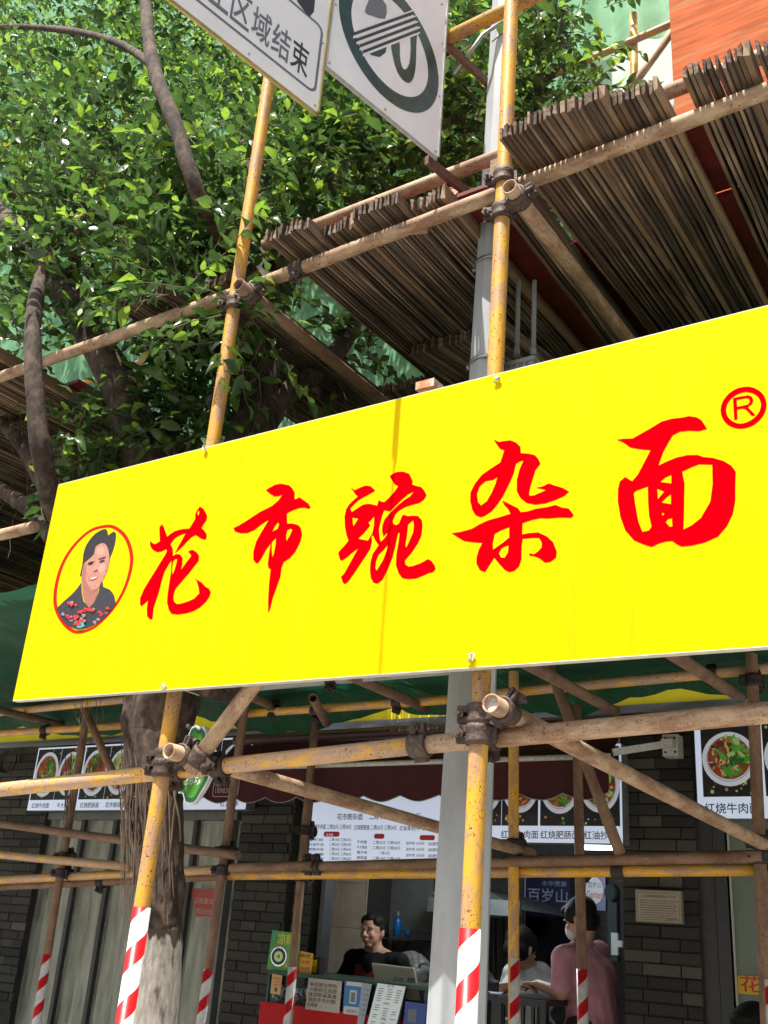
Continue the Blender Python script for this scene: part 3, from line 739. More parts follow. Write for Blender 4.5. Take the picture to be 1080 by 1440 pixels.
bamboo_mat('bamboo strip mat deep behind the open tube end at the left upright', -2.46, -2.17, 3.35, 2.3, zw + .002, 0.0, 53, pitch=.019)
bamboo_mat('bamboo strip mat behind the big leaning limb', -3.70, -2.98, 4.2, 1.6, zw + .002, 0.0, 54, pitch=.02)
bamboo_mat('second bamboo strip mat right of the lamp post, with pale edge strip', -0.98, -0.858, 2.20, 3.45, zw + .016, 0.004, 12, edge='e')
bamboo_mat('third bamboo strip mat right of the lamp post, with tan edge strip', -0.852, -0.715, 2.235, 3.45, zw + .020, 0.010, 13, edge='e', weights=(4, 6, 0))
bamboo_mat('grey bamboo strip mat beyond the dark gap below the orange board', -0.648, -0.46, 2.25, 3.45, zw + .026, 0.02, 14, edge='e', weights=(2, 8, 0))
bamboo_mat('bamboo strip mat cut by the right edge of the picture', -0.452, -0.20, 2.27, 3.45, zw + .03, 0.0, 15)
bamboo_mat('first bamboo strip mat right of the tree, with scalloped ends', -2.16, -1.965, 2.24, 3.45, zw, -0.012, 16)
bamboo_mat('bamboo strip mat left of the lamp post with one light plank edge', -1.96, -1.825, 2.31, 3.45, zw + .004, -0.004, 17, edge='e')
bamboo_mat('bamboo strip mat ending in a thick grey plank left of the lamp post', -1.82, -1.625, 2.29, 3.45, zw + .006, 0.004, 18, weights=(3, 7, 0))
bamboo_mat('bamboo strip mat running in behind the grey lamp post', -1.615, -1.475, 2.34, 3.45, zw + .008, 0.0, 19, edge='e')
bamboo_mat('lower bamboo strip mat lying askew under the others', -2.06, -1.62, 3.05, 2.1, zw - .056, -0.16, 20, weights=(3, 7, 0))
bamboo_mat('short bamboo strip mat left of the upper tube joint among leaves', -2.62, -2.42, 2.36, 2.4, zw, 0.0, 21)
bamboo_mat('bamboo strip mat with gaps beside the big leaning limb', -3.00, -2.72, 2.30, 2.2, zw + .01, -0.05, 22, pitch=.022)
for i, (xa, xb, lab) in enumerate(((-4.02, -3.76, 'tan edged bamboo strip mat left of the big leaning limb'), (-4.30, -4.03, 'bamboo strip mat behind the thin trunk at the left'), (-4.60, -4.31, 'bamboo strip mat at the far left edge of the walkway'), (-4.90, -4.61, 'outermost bamboo strip mat cut by the left picture edge'))):
    bamboo_mat(lab, xa, xb, 2.30 + .02 * i, 3.45, zw - .005 * i, 0.0, 30 + i, edge='both' if i == 0 else 'e', weights=(7, 3, .15))
for i, lab in enumerate(('bamboo strip mat just beyond the left edge of the picture at the front', 'second bamboo strip mat beyond the left picture edge', 'bamboo strip mat whose far end shows at the left edge', 'farthest bamboo strip mat on the left')):
    bamboo_mat(lab, -5.52 - .62 * i, -4.92 - .62 * i, 2.3, 3.3, zw - .02, 0.0, 40 + i, pitch=.021)
# red film-faced plywood sheets lying on the strips
def sheet(name, label, cat, a, b, m, group=None):
    mb = MB(); mb.box(a, b); return tag(mb.build(name, m), label, cat, group)
PG = 'red plywood sheets lying on the walkway'
sheet('plywood_sheet', 'red plywood sheet over the right hand bamboo mats', 'plywood sheet', (-1.345, 2.85, zw + .082), (0.2, 5.7, zw + .098), PLYR, PG)
sheet('plywood_sheet', 'red plywood sheet over the gap under the orange board', 'plywood sheet', (-0.78, 2.46, zw + .100), (-0.5, 2.848, zw + .112), PLYR, PG)
sheet('plywood_sheet', 'red plywood sheet showing beside the tree at the upper rail', 'plywood sheet', (-2.20, 2.42, zw + .066), (-1.26, 5.7, zw + .080), PLYR, PG)
sheet('plywood_sheet', 'red plywood sheet edge beside the big leaning limb', 'plywood sheet', (-7.4, 2.7, zw + .060), (-3.70, 5.7, zw + .076), PLYR, PG)
sheet('timber_plank', 'light timber plank lying in the shadow right of the lamp post', 'plank', (-1.29, 2.3, zw - .002), (-1.245, 4.7, zw + .05), SLAT[2])
o = MB(); o.bar(at(588, 322, 2.36), at(643, 268, 3.1), 0.06, 0.035); tag(o.build('timber_plank', SLAT[2]), 'tan plank end beside the post at the upper rail', 'plank')

# ================================================================== SIGN BOARD
SY = 2.225
TL, BL = at(82, 682, SY), at(18, 985, SY); TR, BR_ = at(1080, 430, SY), at(1080, 908, SY)
XE = 0.35
tz = TL.z + (TR.z - TL.z) * (XE - TL.x) / (TR.x - TL.x); bz = BL.z + (BR_.z - BL.z) * (XE - BL.x) / (BR_.x - BL.x)
sign = thing('shop_sign_board', 'long yellow sign board with red brush characters and an oval portrait', 'sign board', (TL.x, SY, BL.z))
m = MB(); th = 0.004
cor = [Vector((TL.x, 0, TL.z)), Vector((BL.x, 0, BL.z)), Vector((XE, 0, bz)), Vector((XE, 0, tz))]
def front(u, v):
    a = cor[0].lerp(cor[3], u); b = cor[1].lerp(cor[2], u); p = b.lerp(a, v)
    p.y = SY + 0.0
    return p
m.grid(lambda u, v: front(u, v), 40, 14, True)
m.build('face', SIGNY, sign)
m = MB()
def edge(a, b, w=0.024):
    m.bar(a + Vector((0, SY + 0.0025 + w / 2, 0)), b + Vector((0, SY + 0.0025 + w / 2, 0)), w, w)
ins = 0.013
q = [c + Vector(d) * ins for c, d in zip(cor, ((1, 0, -1), (1, 0, 1), (-1, 0, 1), (-1, 0, -1)))]
for a, b in ((q[0], q[1]), (q[1], q[2]), (q[2], q[3]), (q[3], q[0])):
    edge(a, b)
for k in range(1, 7):
    u = k / 7; edge(q[0].lerp(q[3], u), q[1].lerp(q[2], u))
m.build('frame', STEELG, sign)
m = MB(); m.box((TL.x, SY + 0.001, -1), (TL.x + .001, SY + .0015, -0.999)); 
# folded vinyl edges: thin pale lips round the face
m = MB()
m.bar(cor[1] + Vector((0, SY + .012, -0.0012)), cor[2] + Vector((0, SY + .012, -0.0012)), 0.024, 0.0022)
m.bar(cor[0] + Vector((0, SY + .012, 0.0012)), cor[3] + Vector((0, SY + .012, 0.0012)), 0.024, 0.0022)
m.build('folded_edge', mat('vinyl_pale_edge', (0.60, 0.58, 0.48), 0.5, var=.15), sign)
# plate of the print
SB = Board(sign, (0, SY, 0), (1, 0, 0), (0, 0, 1))
def sp(px, py):
    w = at(px, py, SY); return (w.x, w.z)
def crop(pts, ox, oy, s): return [sp(ox + x / s, oy + y / s) for x, y in pts]
CH = {
 'char_hua': (180, 700, 8.0, [(810,97),(850,125),(880,175),(893,212),(880,260),(850,300),(828,340),(860,370),(885,410),(885,450),(870,475),(820,458),(762,420),(715,445),(680,480),(620,545),(560,600),(530,622),(560,560),(610,475),(648,400),(590,420),(530,455),(480,520),(505,575),(507,655),(545,632),(590,640),(615,680),(612,750),(597,812),(640,750),(712,655),(700,630),(680,610),(655,625),(690,598),(725,583),(770,610),(800,650),(797,710),(740,780),(680,860),(600,950),(540,1020),(522,1060),(512,1120),(520,1170),(550,1195),(600,1190),(680,1165),(745,1135),(803,1075),(795,1010),(775,940),(750,908),(790,930),(835,955),(870,1000),(910,1020),(933,1060),(920,1110),(880,1170),(810,1235),(740,1275),(660,1300),(560,1315),(490,1305),(460,1260),(440,1180),(447,1080),(465,960),(485,840),(490,705),(460,750),(410,840),(380,940),(350,1060),(310,1180),(290,1240),(275,1370),(245,1365),(215,1330),(213,1250),(225,1155),(195,1185),(150,1222),(137,1200),(137,1130),(180,1030),(240,930),(310,820),(370,720),(420,640),(440,600),(430,578),(380,605),(330,612),(285,590),(255,550),(245,510),(258,485),(275,510),(305,522),(360,490),(355,400),(355,330),(385,295),(405,330),(425,390),(442,438),(480,405),(530,375),(600,355),(692,345),(720,300),(757,240),(757,180),(785,130)],
   [[(530,692),(555,690),(540,760),(515,840),(500,862),(498,790),(510,715)], [(795,140),(803,170),(790,200),(780,180)]]),
 'char_shi': (320, 670, 7.2, [(388,140),(430,112),(480,85),(540,73),(625,90),(660,125),(680,165),(678,230),(700,228),(727,210),(770,240),(820,275),(842,312),(825,330),(780,315),(720,322),(660,345),(603,375),(605,478),(660,477),(715,492),(742,520),(757,590),(735,670),(690,760),(635,825),(570,870),(550,920),(535,1020),(500,1120),(460,1230),(430,1350),(410,1385),(412,1250),(420,1100),(437,938),(415,930),(408,890),(420,790),(438,680),(390,745),(345,830),(310,880),(285,877),(262,840),(262,760),(290,660),(340,570),(420,438),(340,490),(270,545),(200,575),(130,575),(75,557),(60,522),(110,500),(200,445),(320,365),(450,300),(520,240),(555,185),(520,200),(475,203),(430,175)],
   [[(515,463),(522,490),(508,530),(455,558),(480,505)], [(610,540),(640,530),(657,542),(630,600),(597,655),(595,590)], [(490,625),(488,690),(470,780),(455,820),(448,730),(450,665)]]),
 'char_wan': (470, 650, 7.2, [(160,245),(185,268),(210,282),(260,258),(320,235),(370,243),(418,288),(380,312),(320,345),(270,370),(220,410),(163,470),(180,503),(230,470),(290,430),(350,420),(400,430),(437,440),(443,405),(452,384),(475,398),(508,405),(560,355),(610,300),(648,243),(615,225),(590,190),(560,140),(600,115),(640,97),(700,95),(760,117),(795,190),(790,225),(830,240),(880,250),(915,290),(937,335),(910,380),(860,415),(780,435),(720,455),(660,490),(620,530),(595,590),(600,625),(630,638),(655,620),(675,575),(690,540),(712,532),(745,547),(800,540),(850,545),(890,590),(895,650),(885,740),(850,820),(790,910),(718,995),(722,1035),(755,1057),(800,1050),(880,1020),(950,980),(985,1000),(1015,1040),(1030,1082),(1000,1115),(960,1122),(900,1150),(830,1178),(750,1185),(690,1175),(650,1120),(625,1040),(630,930),(650,820),(663,720),(652,712),(640,750),(620,850),(590,970),(540,1090),(490,1190),(440,1230),(400,1222),(370,1170),(362,1090),(370,1000),(390,930),(450,840),(415,790),(395,745),(380,740),(385,800),(365,880),(320,950),(260,1040),(200,1130),(150,1200),(110,1238),(85,1215),(70,1160),(100,1130),(150,1040),(200,950),(243,873),(180,920),(130,965),(80,998),(60,990),(40,920),(60,892),(100,850),(145,795),(125,740),(108,650),(105,550),(120,480),(150,430),(195,385),(240,347),(215,325),(190,290)],
   [[(185,562),(245,570),(195,648)], [(405,550),(403,640),(385,722),(340,795),(300,785),(245,775),(300,720),(368,640),(347,612),(380,580)],
    [(808,298),(750,325),(680,385),(610,455),(565,498),(530,492),(508,487),(490,530),(470,600),(455,680),(460,750),(472,805),(505,775),(540,725),(528,722),(500,757),(485,700),(488,640),(510,580),(560,520),(630,450),(700,390),(770,345)],
    [(545,835),(530,900),(490,1000),(430,1098),(418,1070),(425,1000),(450,940),(500,890)], [(800,590),(808,640),(800,710),(765,790),(730,865),(722,840),(738,740),(750,630)]]),
 'char_za_top': (630, 610, 5.684, [(363,45),(405,65),(450,58),(500,53),(545,70),(580,105),(582,155),(640,158),(695,170),(725,205),(740,240),(700,290),(685,340),(660,420),(648,480),(655,495),(690,492),(740,470),(785,450),(705,432),(760,420),(805,397),(850,412),(915,432),(970,463),(930,497),(860,530),(780,557),(700,567),(630,555),(580,515),(550,460),(550,370),(570,290),(603,215),(575,222),(545,240),(525,320),(490,400),(440,500),(400,560),(350,620),(300,655),(260,668),(220,650),(195,610),(178,540),(180,470),(215,400),(270,330),(340,280),(418,230),(435,180),(450,132),(415,120),(390,85)],
   [[(395,347),(380,400),(350,470),(310,540),(265,573),(240,545),(233,480),(255,420),(300,380),(360,370)]]),
 'char_za_foot': (630, 610, 5.684, [(432,533),(480,555),(560,595),(583,627),(640,620),(700,600),(790,587),(860,568),(910,590),(965,597),(1007,650),(985,673),(900,670),(800,678),(740,675),(670,690),(597,715),(593,805),(640,795),(720,788),(790,820),(840,865),(870,940),(865,990),(820,1025),(775,1030),(730,995),(685,978),(650,975),(650,955),(690,962),(720,940),(748,910),(750,870),(730,835),(690,832),(597,840),(590,900),(588,1000),(570,1060),(530,1097),(490,1107),(450,1085),(410,1040),(370,992),(340,1040),(297,1107),(255,1090),(228,1040),(228,990),(245,930),(275,873),(200,868),(130,858),(90,835),(28,795),(100,785),(190,760),(250,725),(320,692),(400,670),(500,640),(480,600),(450,570)],
   [[(490,748),(490,830),(440,870),(362,925),(358,880),(375,800),(430,770)], [(485,893),(480,945),(455,990),(425,990),(408,955),(430,915),(465,897)]]),
 'char_mian': (860, 570, 5.684, [(40,275),(90,268),(170,265),(240,225),(320,180),(400,130),(480,108),(570,98),(618,87),(680,95),(720,120),(765,190),(700,207),(620,203),(550,210),(490,240),(460,290),(415,370),(375,482),(440,450),(520,418),(610,398),(690,397),(730,413),(810,420),(900,447),(960,485),(993,530),(990,650),(990,760),(970,870),(920,970),(850,1050),(750,1095),(650,1120),(560,1130),(520,1110),(485,1085),(430,1090),(380,1105),(320,1133),(250,1110),(180,1080),(110,1000),(70,890),(50,770),(52,670),(65,610),(110,573),(165,607),(210,555),(260,460),(312,360),(220,350),(150,338),(95,298)],
   [[(565,530),(640,495),(700,472),(805,475),(808,630),(790,770),(715,900),(640,960),(575,993),(580,850),(583,620)], [(178,700),(200,682),(290,650),(293,780),(300,880),(320,970),(300,1000),(248,1012),(215,930),(200,850),(185,760)], [(478,557),(478,625),(390,613),(430,577)], [(367,668),(422,690),(370,750)], [(475,712),(475,790),(400,777),(435,740)], [(410,857),(423,868),(412,882),(400,870)], [(433,935),(450,910),(483,902),(487,970),(465,970)]]),
}
for key, (ox, oy, s, outer, holes) in CH.items():
    SB.poly('brush_character' if 'za' not in key else 'brush_character_fourth', RED, crop(outer, ox, oy, s), 1, [crop(h, ox, oy, s) for h in holes])
    if key not in ('char_za_top',): SB.finish(); SB.parts = {}
# registered mark
k = 10.8
ro = catmull([(770,258),(900,290),(1010,380),(1058,510),(1030,660),(930,790),(800,870),(640,896),(490,850),(395,750),(360,620),(390,490),(480,370),(610,285)], 4)
ri = catmull([(750,340),(860,365),(940,430),(972,530),(945,640),(860,740),(750,800),(640,818),(530,775),(465,700),(445,610),(470,510),(540,425),(640,365)], 4)
SB.poly('registered_mark', RED, crop(ro, 980, 520, k), 1, [crop(ri, 980, 520, k)])
SB.poly('registered_mark', RED, crop([(548,435),(640,410),(780,388),(835,408),(858,460),(840,520),(775,570),(892,690),(838,706),(745,605),(700,590),(612,605),(617,755),(567,765)], 980, 520, k), 1, [crop([(605,460),(612,562),(700,545),(770,530),(803,490),(795,445),(755,432)], 980, 520, k)])
# portrait: oval ring and a generic smiling woman
k = 6.75; cp = lambda pts: crop(pts, 50, 720, k)
oo = [(690,120),(780,145),(860,215),(910,320),(930,450),(905,600),(850,750),(770,890),(670,1010),(550,1110),(410,1155),(310,1120),(230,1030),(180,920),(170,800),(190,660),(240,500),(320,360),(420,245),(540,155)]
cx, cy = 549, 638
ii = [(cx + (x - cx) * 0.915, cy + (y - cy) * 0.947) for x, y in oo]
SB.poly('oval_ring', RINGRED, cp(catmull(oo, 4)), 1, [cp(catmull(ii, 4))])
SKINP = mat('print_skin', (0.42, 0.20, 0.15), 0.5, var=0.16, vscale=30); HAIRP = mat('print_hair', (0.022, 0.019, 0.022), 0.5, var=.4, vscale=30, stretch=(1, 1, 4)); CLOTHP = mat('print_black_cloth', (0.03, 0.03, 0.038), 0.5, var=.3, vscale=40)
SB.poly('portrait', HAIRP, cp([(438,610),(425,590),(445,500),(455,400),(480,320),(530,245),(590,190),(655,162),(683,180),(690,222),(720,198),(750,188),(765,215),(758,290),(735,370),(708,440),(690,500),(560,560)]), 1, smooth=3)
SB.poly('portrait', SKINP, cp([(640,296),(680,325),(698,385),(703,450),(692,530),(660,610),(630,660),(600,720),(545,760),(500,750),(455,700),(437,650),(445,560),(465,490),(520,440),(558,400),(575,330)]), 2, smooth=3)
SB.poly('portrait', mat('print_skin_shade', (0.32, 0.13, 0.095), 0.5), cp([(445,690),(500,740),(548,755),(600,715),(592,770),(562,850),(512,912),(470,862),(448,780)]), 1.5)
SB.poly('portrait', CLOTHP, cp([(437,672),(440,760),(458,850),(512,914),(560,862),(600,770),(612,700),(637,652),(645,712),(710,738),(748,790),(765,868),(700,960),(600,1050),(500,1100),(400,1112),(310,1080),(240,1005),(203,915),(270,850),(340,790),(395,730)]), 2.5)
for x, y, rx, ry, mm in ((530, 480, 34, 7, 'b'), (636, 440, 38, 7, 'b'), (528, 492, 24, 12, 'e'), (636, 467, 26, 12, 'e'), (555, 632, 44, 17, 'l'), (558, 628, 34, 7, 'w'), (575, 560, 20, 10, 'n')):
    mt = {'b': HAIRP, 'e': HAIRP, 'l': mat('print_lip', (0.45, 0.09, 0.08), .5), 'w': mat('print_teeth', (0.7, 0.65, 0.6), .5), 'n': mat('print_skin_dark', (0.18, 0.06, 0.045), .5)}[mm]
    pts = [(x + rx * math.cos(a) - ry * math.sin(a) * .2, y + ry * math.sin(a) - rx * math.cos(a) * .3) for a in [2 * math.pi * i / 12 for i in range(12)]]
    SB.poly('portrait', mt, cp(pts), {'b': 3, 'e': 3, 'l': 3, 'w': 4, 'n': 3}[mm])
SB.poly('portrait', mat('print_skin_shade', (0.32, 0.13, 0.095), 0.5), cp([(437,650),(445,560),(462,500),(485,520),(478,600),(492,680),(540,738),(600,720),(545,760),(500,750),(455,700)]), 2.3, smooth=2)
SB.poly('portrait', mat('print_skin_light', (0.50, 0.27, 0.21), 0.5), cp([(600,340),(640,330),(660,380),(640,410),(590,410),(580,370)]), 2.4, smooth=2)
SB.poly('portrait', MATS['print_skin_light'], cp([(620,500),(660,495),(665,540),(635,580),(605,570),(600,530)]), 2.4, smooth=2)
SB.poly('portrait', mat('print_nose', (0.47, 0.24, 0.185), 0.5), cp([(585,440),(600,442),(592,540),(570,555),(560,540),(578,500)]), 2.5)
rn = random.Random(5)
for i in range(46):
    x, y = rn.choice(((375, 1015, 60), (655, 935, 45), (600, 1000, 45), (290, 1000, 45), (440, 1060, 40), (440, 940, 60), (540, 950, 60), (340, 870, 40)))[:2]
    x += rn.gauss(0, 26); y += rn.gauss(0, 24)
    if not (250 < x < 700 and y < 1080 and y > 850 and (x - 480) * .55 + y < 1095): continue
    c_ = rn.choice((('print_flower_red', (0.5, 0.03, 0.03)), ('print_flower_red', (0.5, 0.03, 0.03)), ('print_flower_grey', (0.28, 0.2, 0.2))))
    pts = [(x + rn.uniform(10, 26) * math.cos(a), y + rn.uniform(8, 22) * math.sin(a)) for a in [2 * math.pi * q / 9 for q in range(9)]]
    SB.poly('portrait', mat(c_[0], c_[1], .5), cp(pts), 3 + i * .15)
SB.poly('portrait', mat('print_turquoise', (0.02, 0.42, 0.42), .5), cp([(440,1040),(470,1062),(478,1090),(430,1105),(400,1098),(412,1075)]), 8)
SB.finish()
# ties holding the sign to the poles
for px, py, l in ((232, 966, 'white tie'), (662, 925, 'white tie'), (700, 533, 'torn tie'), (288, 632, 'wire tie')):
    w = at(px, py, SY - .004); mb = MB(); rn = random.Random(px)
    for q in range(3):
        pts = [w + Vector((rn.uniform(-.012, .012), -0.004 + rn.uniform(-.004, .003), rn.uniform(-.012, .012))) for _ in range(5)]
        mb.tube(pts, 0.0022, 5)
    mb.tube([w, w + Vector((0.03, 0.03, 0.0)), w + Vector((0.06, 0.09, -0.01))], 0.002, 5)
    mb.build('tie', mat('tie_pale_plastic', (0.6, 0.58, 0.5), .5), sign)

# ================================================================== LAMP POST AND ROAD SIGNS
PO = Vector((-1.478, 2.62, 0.14))
post = thing('lamp_post', 'tall grey lamp post with flat facets passing behind the yellow sign', 'lamp post', PO)
m = MB()
prof = [(0.14, .088), (1.3, .083), (2.45, .072), (3.33, .060), (4.2, .052), (5.2, .048), (8.2, .040)]
n = 8; vs = []; ax = lambda z: Vector((PO.x + (z - 1.3) * 0.012, PO.y, z))
for z, r in prof:
    for j in range(n):
        a = 2 * math.pi * (j + .5) / n + 0.42; c = ax(z)
        vs.append((c.x + r * math.cos(a), c.y + r * math.sin(a), z))
m.add(vs, [(i * n + j, i * n + (j + 1) % n, (i + 1) * n + (j + 1) % n, (i + 1) * n + j) for i in range(len(prof) - 1) for j in range(n)])
m.build('shaft', POST, post)
STR = mat('strap_steel', (0.35, 0.35, 0.35), 0.35, metal=0.8)
for px, py, Y in ((678, 362, 2.56), (668, 503, 2.56)):
    z = at(px, py, Y).z; c = ax(z); r = .058
    m = MB(); m.tube([c + Vector((0, 0, -.006)), c + Vector((0, 0, .006))], r + .004, 16); m.build('strap', STR, post)
    m = MB(); m.tube([c + Vector((-r - .012, -.01, 0)), c + Vector((-r + .01, -.01, 0))], .009, 8); m.build('strap_screw', STR, post)
m = MB(); c = ax(4.3); m.tube([c + Vector((.03, -.05, .55)), c + Vector((-.02, -.11, .45)), c + Vector((-.13, -.12, .30))], .008, 8); m.build('wire', STR, post)
m = MB(); m.tube([ax(3.98) + Vector((-.05, -.03, 0)), ax(3.98) + Vector((.08, -.12, .015)), ax(3.98) + Vector((.12, -.16, .0))], .0045, 8); m.build('wire', STR, post)

sd_ = Vector((0.181058, 0.983472, 0)); so = Vector((-1.45, 2.62, 0)); sn = Vector((0.983472, -0.181058, 0))
def ss(px, py):
    p = atplane(px, py, so, sn); return (p - so).dot(sd_), p.z
def road_sign(label, s0, s1, z0, z1, off=0.0):
    t = thing('road_sign', label, 'road sign', so + sd_ * ((s0 + s1) / 2) + VZ * z0, 'white road signs on the lamp post bracket')
    P = lambda s, z, d: so + sd_ * s + VZ * z + sn * (d + off)
    m = MB(); M = Matrix((sd_, sn, VZ)).transposed().to_4x4(); M.translation = so + sn * off
    m.box((s0, -0.0025, z0), (s1, 0, z1), M); m.build('sheet', WHITEP, t)
    m = MB()
    for (a, b) in (((s0, z0), (s1, z0)), ((s0, z1), (s1, z1)), ((s0, z0), (s0, z1)), ((s1, z0), (s1, z1))):
        m.bar(P(a[0], a[1], -.0060), P(b[0], b[1], -.0060), .0065, .022, sn if a[1] != b[1] else VZ)
    m.build('rim', GOLD if s1 < -0.83 else STEELG, t)
    m = MB()
    nx = int((s1 - s0) / .22); nz = int((z1 - z0) / .25)
    for i in range(nx + 1):
        for j_ in range(nz + 1):
            if 0 < i < nx and 0 < j_ < nz: continue
            c = P(s0 + .014 + (s1 - s0 - .028) * i / nx, z0 + .014 + (z1 - z0 - .028) * j_ / nz, 0.0); m.tube([c, c + sn * .0025], .0045, 8)
    m.build('rivets', STEELG, t)
    return t, Board(t, so + sn * off, sd_, VZ)
s_r0, z_r0 = -0.8265, 4.045
t, B = road_sign('white road sign with dark green ring and struck out horn symbol', s_r0, -0.303, z_r0, 4.80)
cx, cz, = (-0.563), 4.045 + 0.375
# ring fitted to the photograph
cx, cz, R1 = -0.5632, 4.3439, 0.2402
ang = [2 * math.pi * i / 72 for i in range(72)]
B.ring('ring', DKGREEN, cx, cz, R1 - .055, R1, 1, 72)
pz = lambda pts: [ss(230 + x / 2.634, y / 2.634) for x, y in pts]
B.poly('horn_symbol', DKGREEN, pz([(842,150),(850,215),(865,265),(885,295),(908,308),(925,290),(934,240),(936,170),(938,100),(915,112),(915,180),(910,235),(895,258),(882,245),(875,205),(872,140)]), 1, smooth=2)
B.poly('horn_symbol', DKGREEN, pz([(745,190),(770,205),(800,212),(822,195),(828,165),(800,170)]), 1)
B.poly('horn_symbol', GREYTXT, pz([(745,45),(775,60),(820,70),(825,20),(800,-20),(815,-70),(780,-60),(760,0)]), 1, smooth=2)
for i in range(4):
    y0 = 122 + i * 22; y1 = 42 + i * 21
    B.poly('strike_bar', WHITEP, pz([(700 + i * 12, y0 + 22), (705 + i * 12, y0 - 4), (925 + i * 8, y1 - 6), (925 + i * 8, y1 + 20)]), 2)
    B.poly('strike_bar', mat('print_black', (0.02, 0.022, 0.025), .4), pz([(700 + i * 12, y0 + 12), (700 + i * 12, y0), (925 + i * 8, y1), (925 + i * 8, y1 + 13)]), 3)
B.finish()
t, B = road_sign('white road sign with framed grey Chinese characters and brassy lower edge', -1.62, -0.834, 3.850, 4.62)
def rrect(x0, z0, x1, z1, r, n=5):
    out = []
    for (cx_, cz_, a0) in ((x1 - r, z0 + r, -90), (x1 - r, z1 - r, 0), (x0 + r, z1 - r, 90), (x0 + r, z0 + r, 180)):
        for i in range(n + 1):
            a = math.radians(a0 + 90 * i / n); out.append((cx_ + r * math.cos(a), cz_ + r * math.sin(a)))
    return out
sA, zA = ss(440, 128); sB, zB = ss(447, 60)
ze = zA - .008; zt = ze + .27; sr = sA + .012
B.poly('text_frame', GREYTXT, rrect(-1.58, ze, sr, zt, .03), 1, [rrect(-1.58 + .009, ze + .009, sr - .009, zt - .009, .022)])
s2_, z2_ = ss(421, 104); sE, _z = ss(434, 90)
hh = 0.118; x = sE - .068
for ch in '束结域区工':
    B.text('lettering', GREYTXT if ch != '束' else mat('print_black', (0.02, 0.022, 0.025), .4), ch, x, z2_, hh, .068, 1); x -= .0745; B.parts['character'] = B.parts.pop('lettering'); k_ = {q: v for q, v in B.parts.items() if q != 'character'}; B.parts = {'character': B.parts['character']}; B.finish(); B.parts = k_
# lower end of the pictogram above
B.poly('pictogram', mat('print_black', (0.02, 0.022, 0.025), .4), [(-1.02, 4.28), (-.96, 4.185), (-.91, 4.165), (-.895, 4.2), (-.90, 4.4), (-1.0, 4.4)], 1)
B.poly('pictogram', mat('print_amber', (0.6, 0.33, 0.02), .4), [(-.985, 4.29), (-.95, 4.22), (-.93, 4.23), (-.94, 4.38), (-.985, 4.38)], 2)
B.finish()
# brackets
br = thing('sign_bracket', 'rusty angle iron bracket carrying the white road signs', 'bracket', so + VZ * 4.0)
for z, a0 in ((4.03, -.33), (4.60, -.33)):
    m = MB(); m.bar(so + sd_ * a0 - sn * .026 + VZ * z, so + sd_ * .06 - sn * .026 + VZ * z, .016, .035); m.build('rail', RUSTB, br)
m = MB(); m.tube([so + sd_ * -.05 - sn * .05 + VZ * 4.03, ax(4.1) + Vector((.06, 0, .02))], .005, 6); m.build('stay', STR, br)
# antenna box
ab = thing('antenna_box', 'small grey box with two upright antennas behind the sign top', 'antenna', at(738, 515, 2.75))
c = at(738, 517, 2.75); m = MB(); m.box((c.x - .062, 2.70, c.z - .07), (c.x + .058, 2.80, c.z + .0)); m.box((c.x - .066, 2.695, c.z - .012), (c.x + .062, 2.805, c.z + .004)); 
for i in range(5): m.box((c.x - .05 + i * .024, 2.692, c.z - .06), (c.x - .04 + i * .024, 2.70, c.z - .016))
m.build('housing', mat('antenna_grey', (0.27, 0.29, 0.29), .5), ab)
for px in (727, 750):
    a = at(px, 500, 2.75); b = at(px + 2, 396, 2.75); b.x = a.x
    m = MB(); m.tube([a, a + VZ * .03], .011, 10); m.tube([a + VZ * .03, b, b + VZ * .006], [.0085, .0085, .006], 12); m.build('antenna', MATS['antenna_grey'], ab)
m = MB(); m.bar(c + Vector((-.06, 0, -.03)), Vector((PO.x, PO.y, c.z - .03)), .03, .03); m.build('arm', STR, ab)
ob = MB(); cc = at(603, 544, 2.3); ob.box((cc.x - .035, 2.28, cc.z - .012), (cc.x + .03, 2.35, cc.z + .014)); 
tag(ob.build('broken_brick', mat('brick_fragment_white', (0.55, 0.5, 0.42), .9, col2=(.5, .2, .08), vscale=30)), 'chip of pale tile lying on the top edge of the sign', 'tile chip')

# ================================================================== TREE
tree = thing('ficus_tree', 'old ficus tree with whitewashed foot growing up behind the sign', 'tree', (-2.78, 2.95, 0.14))
def limb(name, pix, rad, m=BARK, n=14, wob=.12, sub=5):
    P3 = [at(*p) if len(p) == 3 else Vector(p[:3]) for p in pix]
    pts = []; rr = []
    for i in range(len(P3) - 1):
        p0, p1_, p2_, p3 = P3[max(i - 1, 0)], P3[i], P3[i + 1], P3[min(i + 2, len(P3) - 1)]
        for k in range(sub):
            t = k / sub
            pts.append(0.5 * ((2 * p1_) + (p2_ - p0) * t + (2 * p0 - 5 * p1_ + 4 * p2_ - p3) * t * t + (3 * p1_ - p0 - 3 * p2_ + p3) * t ** 3))
            rr.append(rad[i] * (1 - t) + rad[i + 1] * t)
    pts.append(P3[-1]); rr.append(rad[-1])
    mb = MB(); mb.tube(pts, rr, n, wob=wob); mb.build(name, m, tree); return pts, rr
base = at(222, 1440, 2.95)
zl = at(232, 1312, 2.95).z
tp = [Vector((base.x - .02, 2.95, .14)), Vector((base.x - .01, 2.95, .8)), at(220, 1400, 2.95), at(226, 1312, 2.95)]
tp.append(at(226, 1296, 2.95))
mb = MB(); mb.tube(tp, [.12, .090, .082, .083, .077], 28, wob=.12); mb.build('whitewashed_trunk', LIME, tree)
N_ = LIME.node_tree.nodes; L__ = LIME.node_tree.links; P_l = N_['Principled BSDF']
src = P_l.inputs['Base Color'].links[0].from_socket
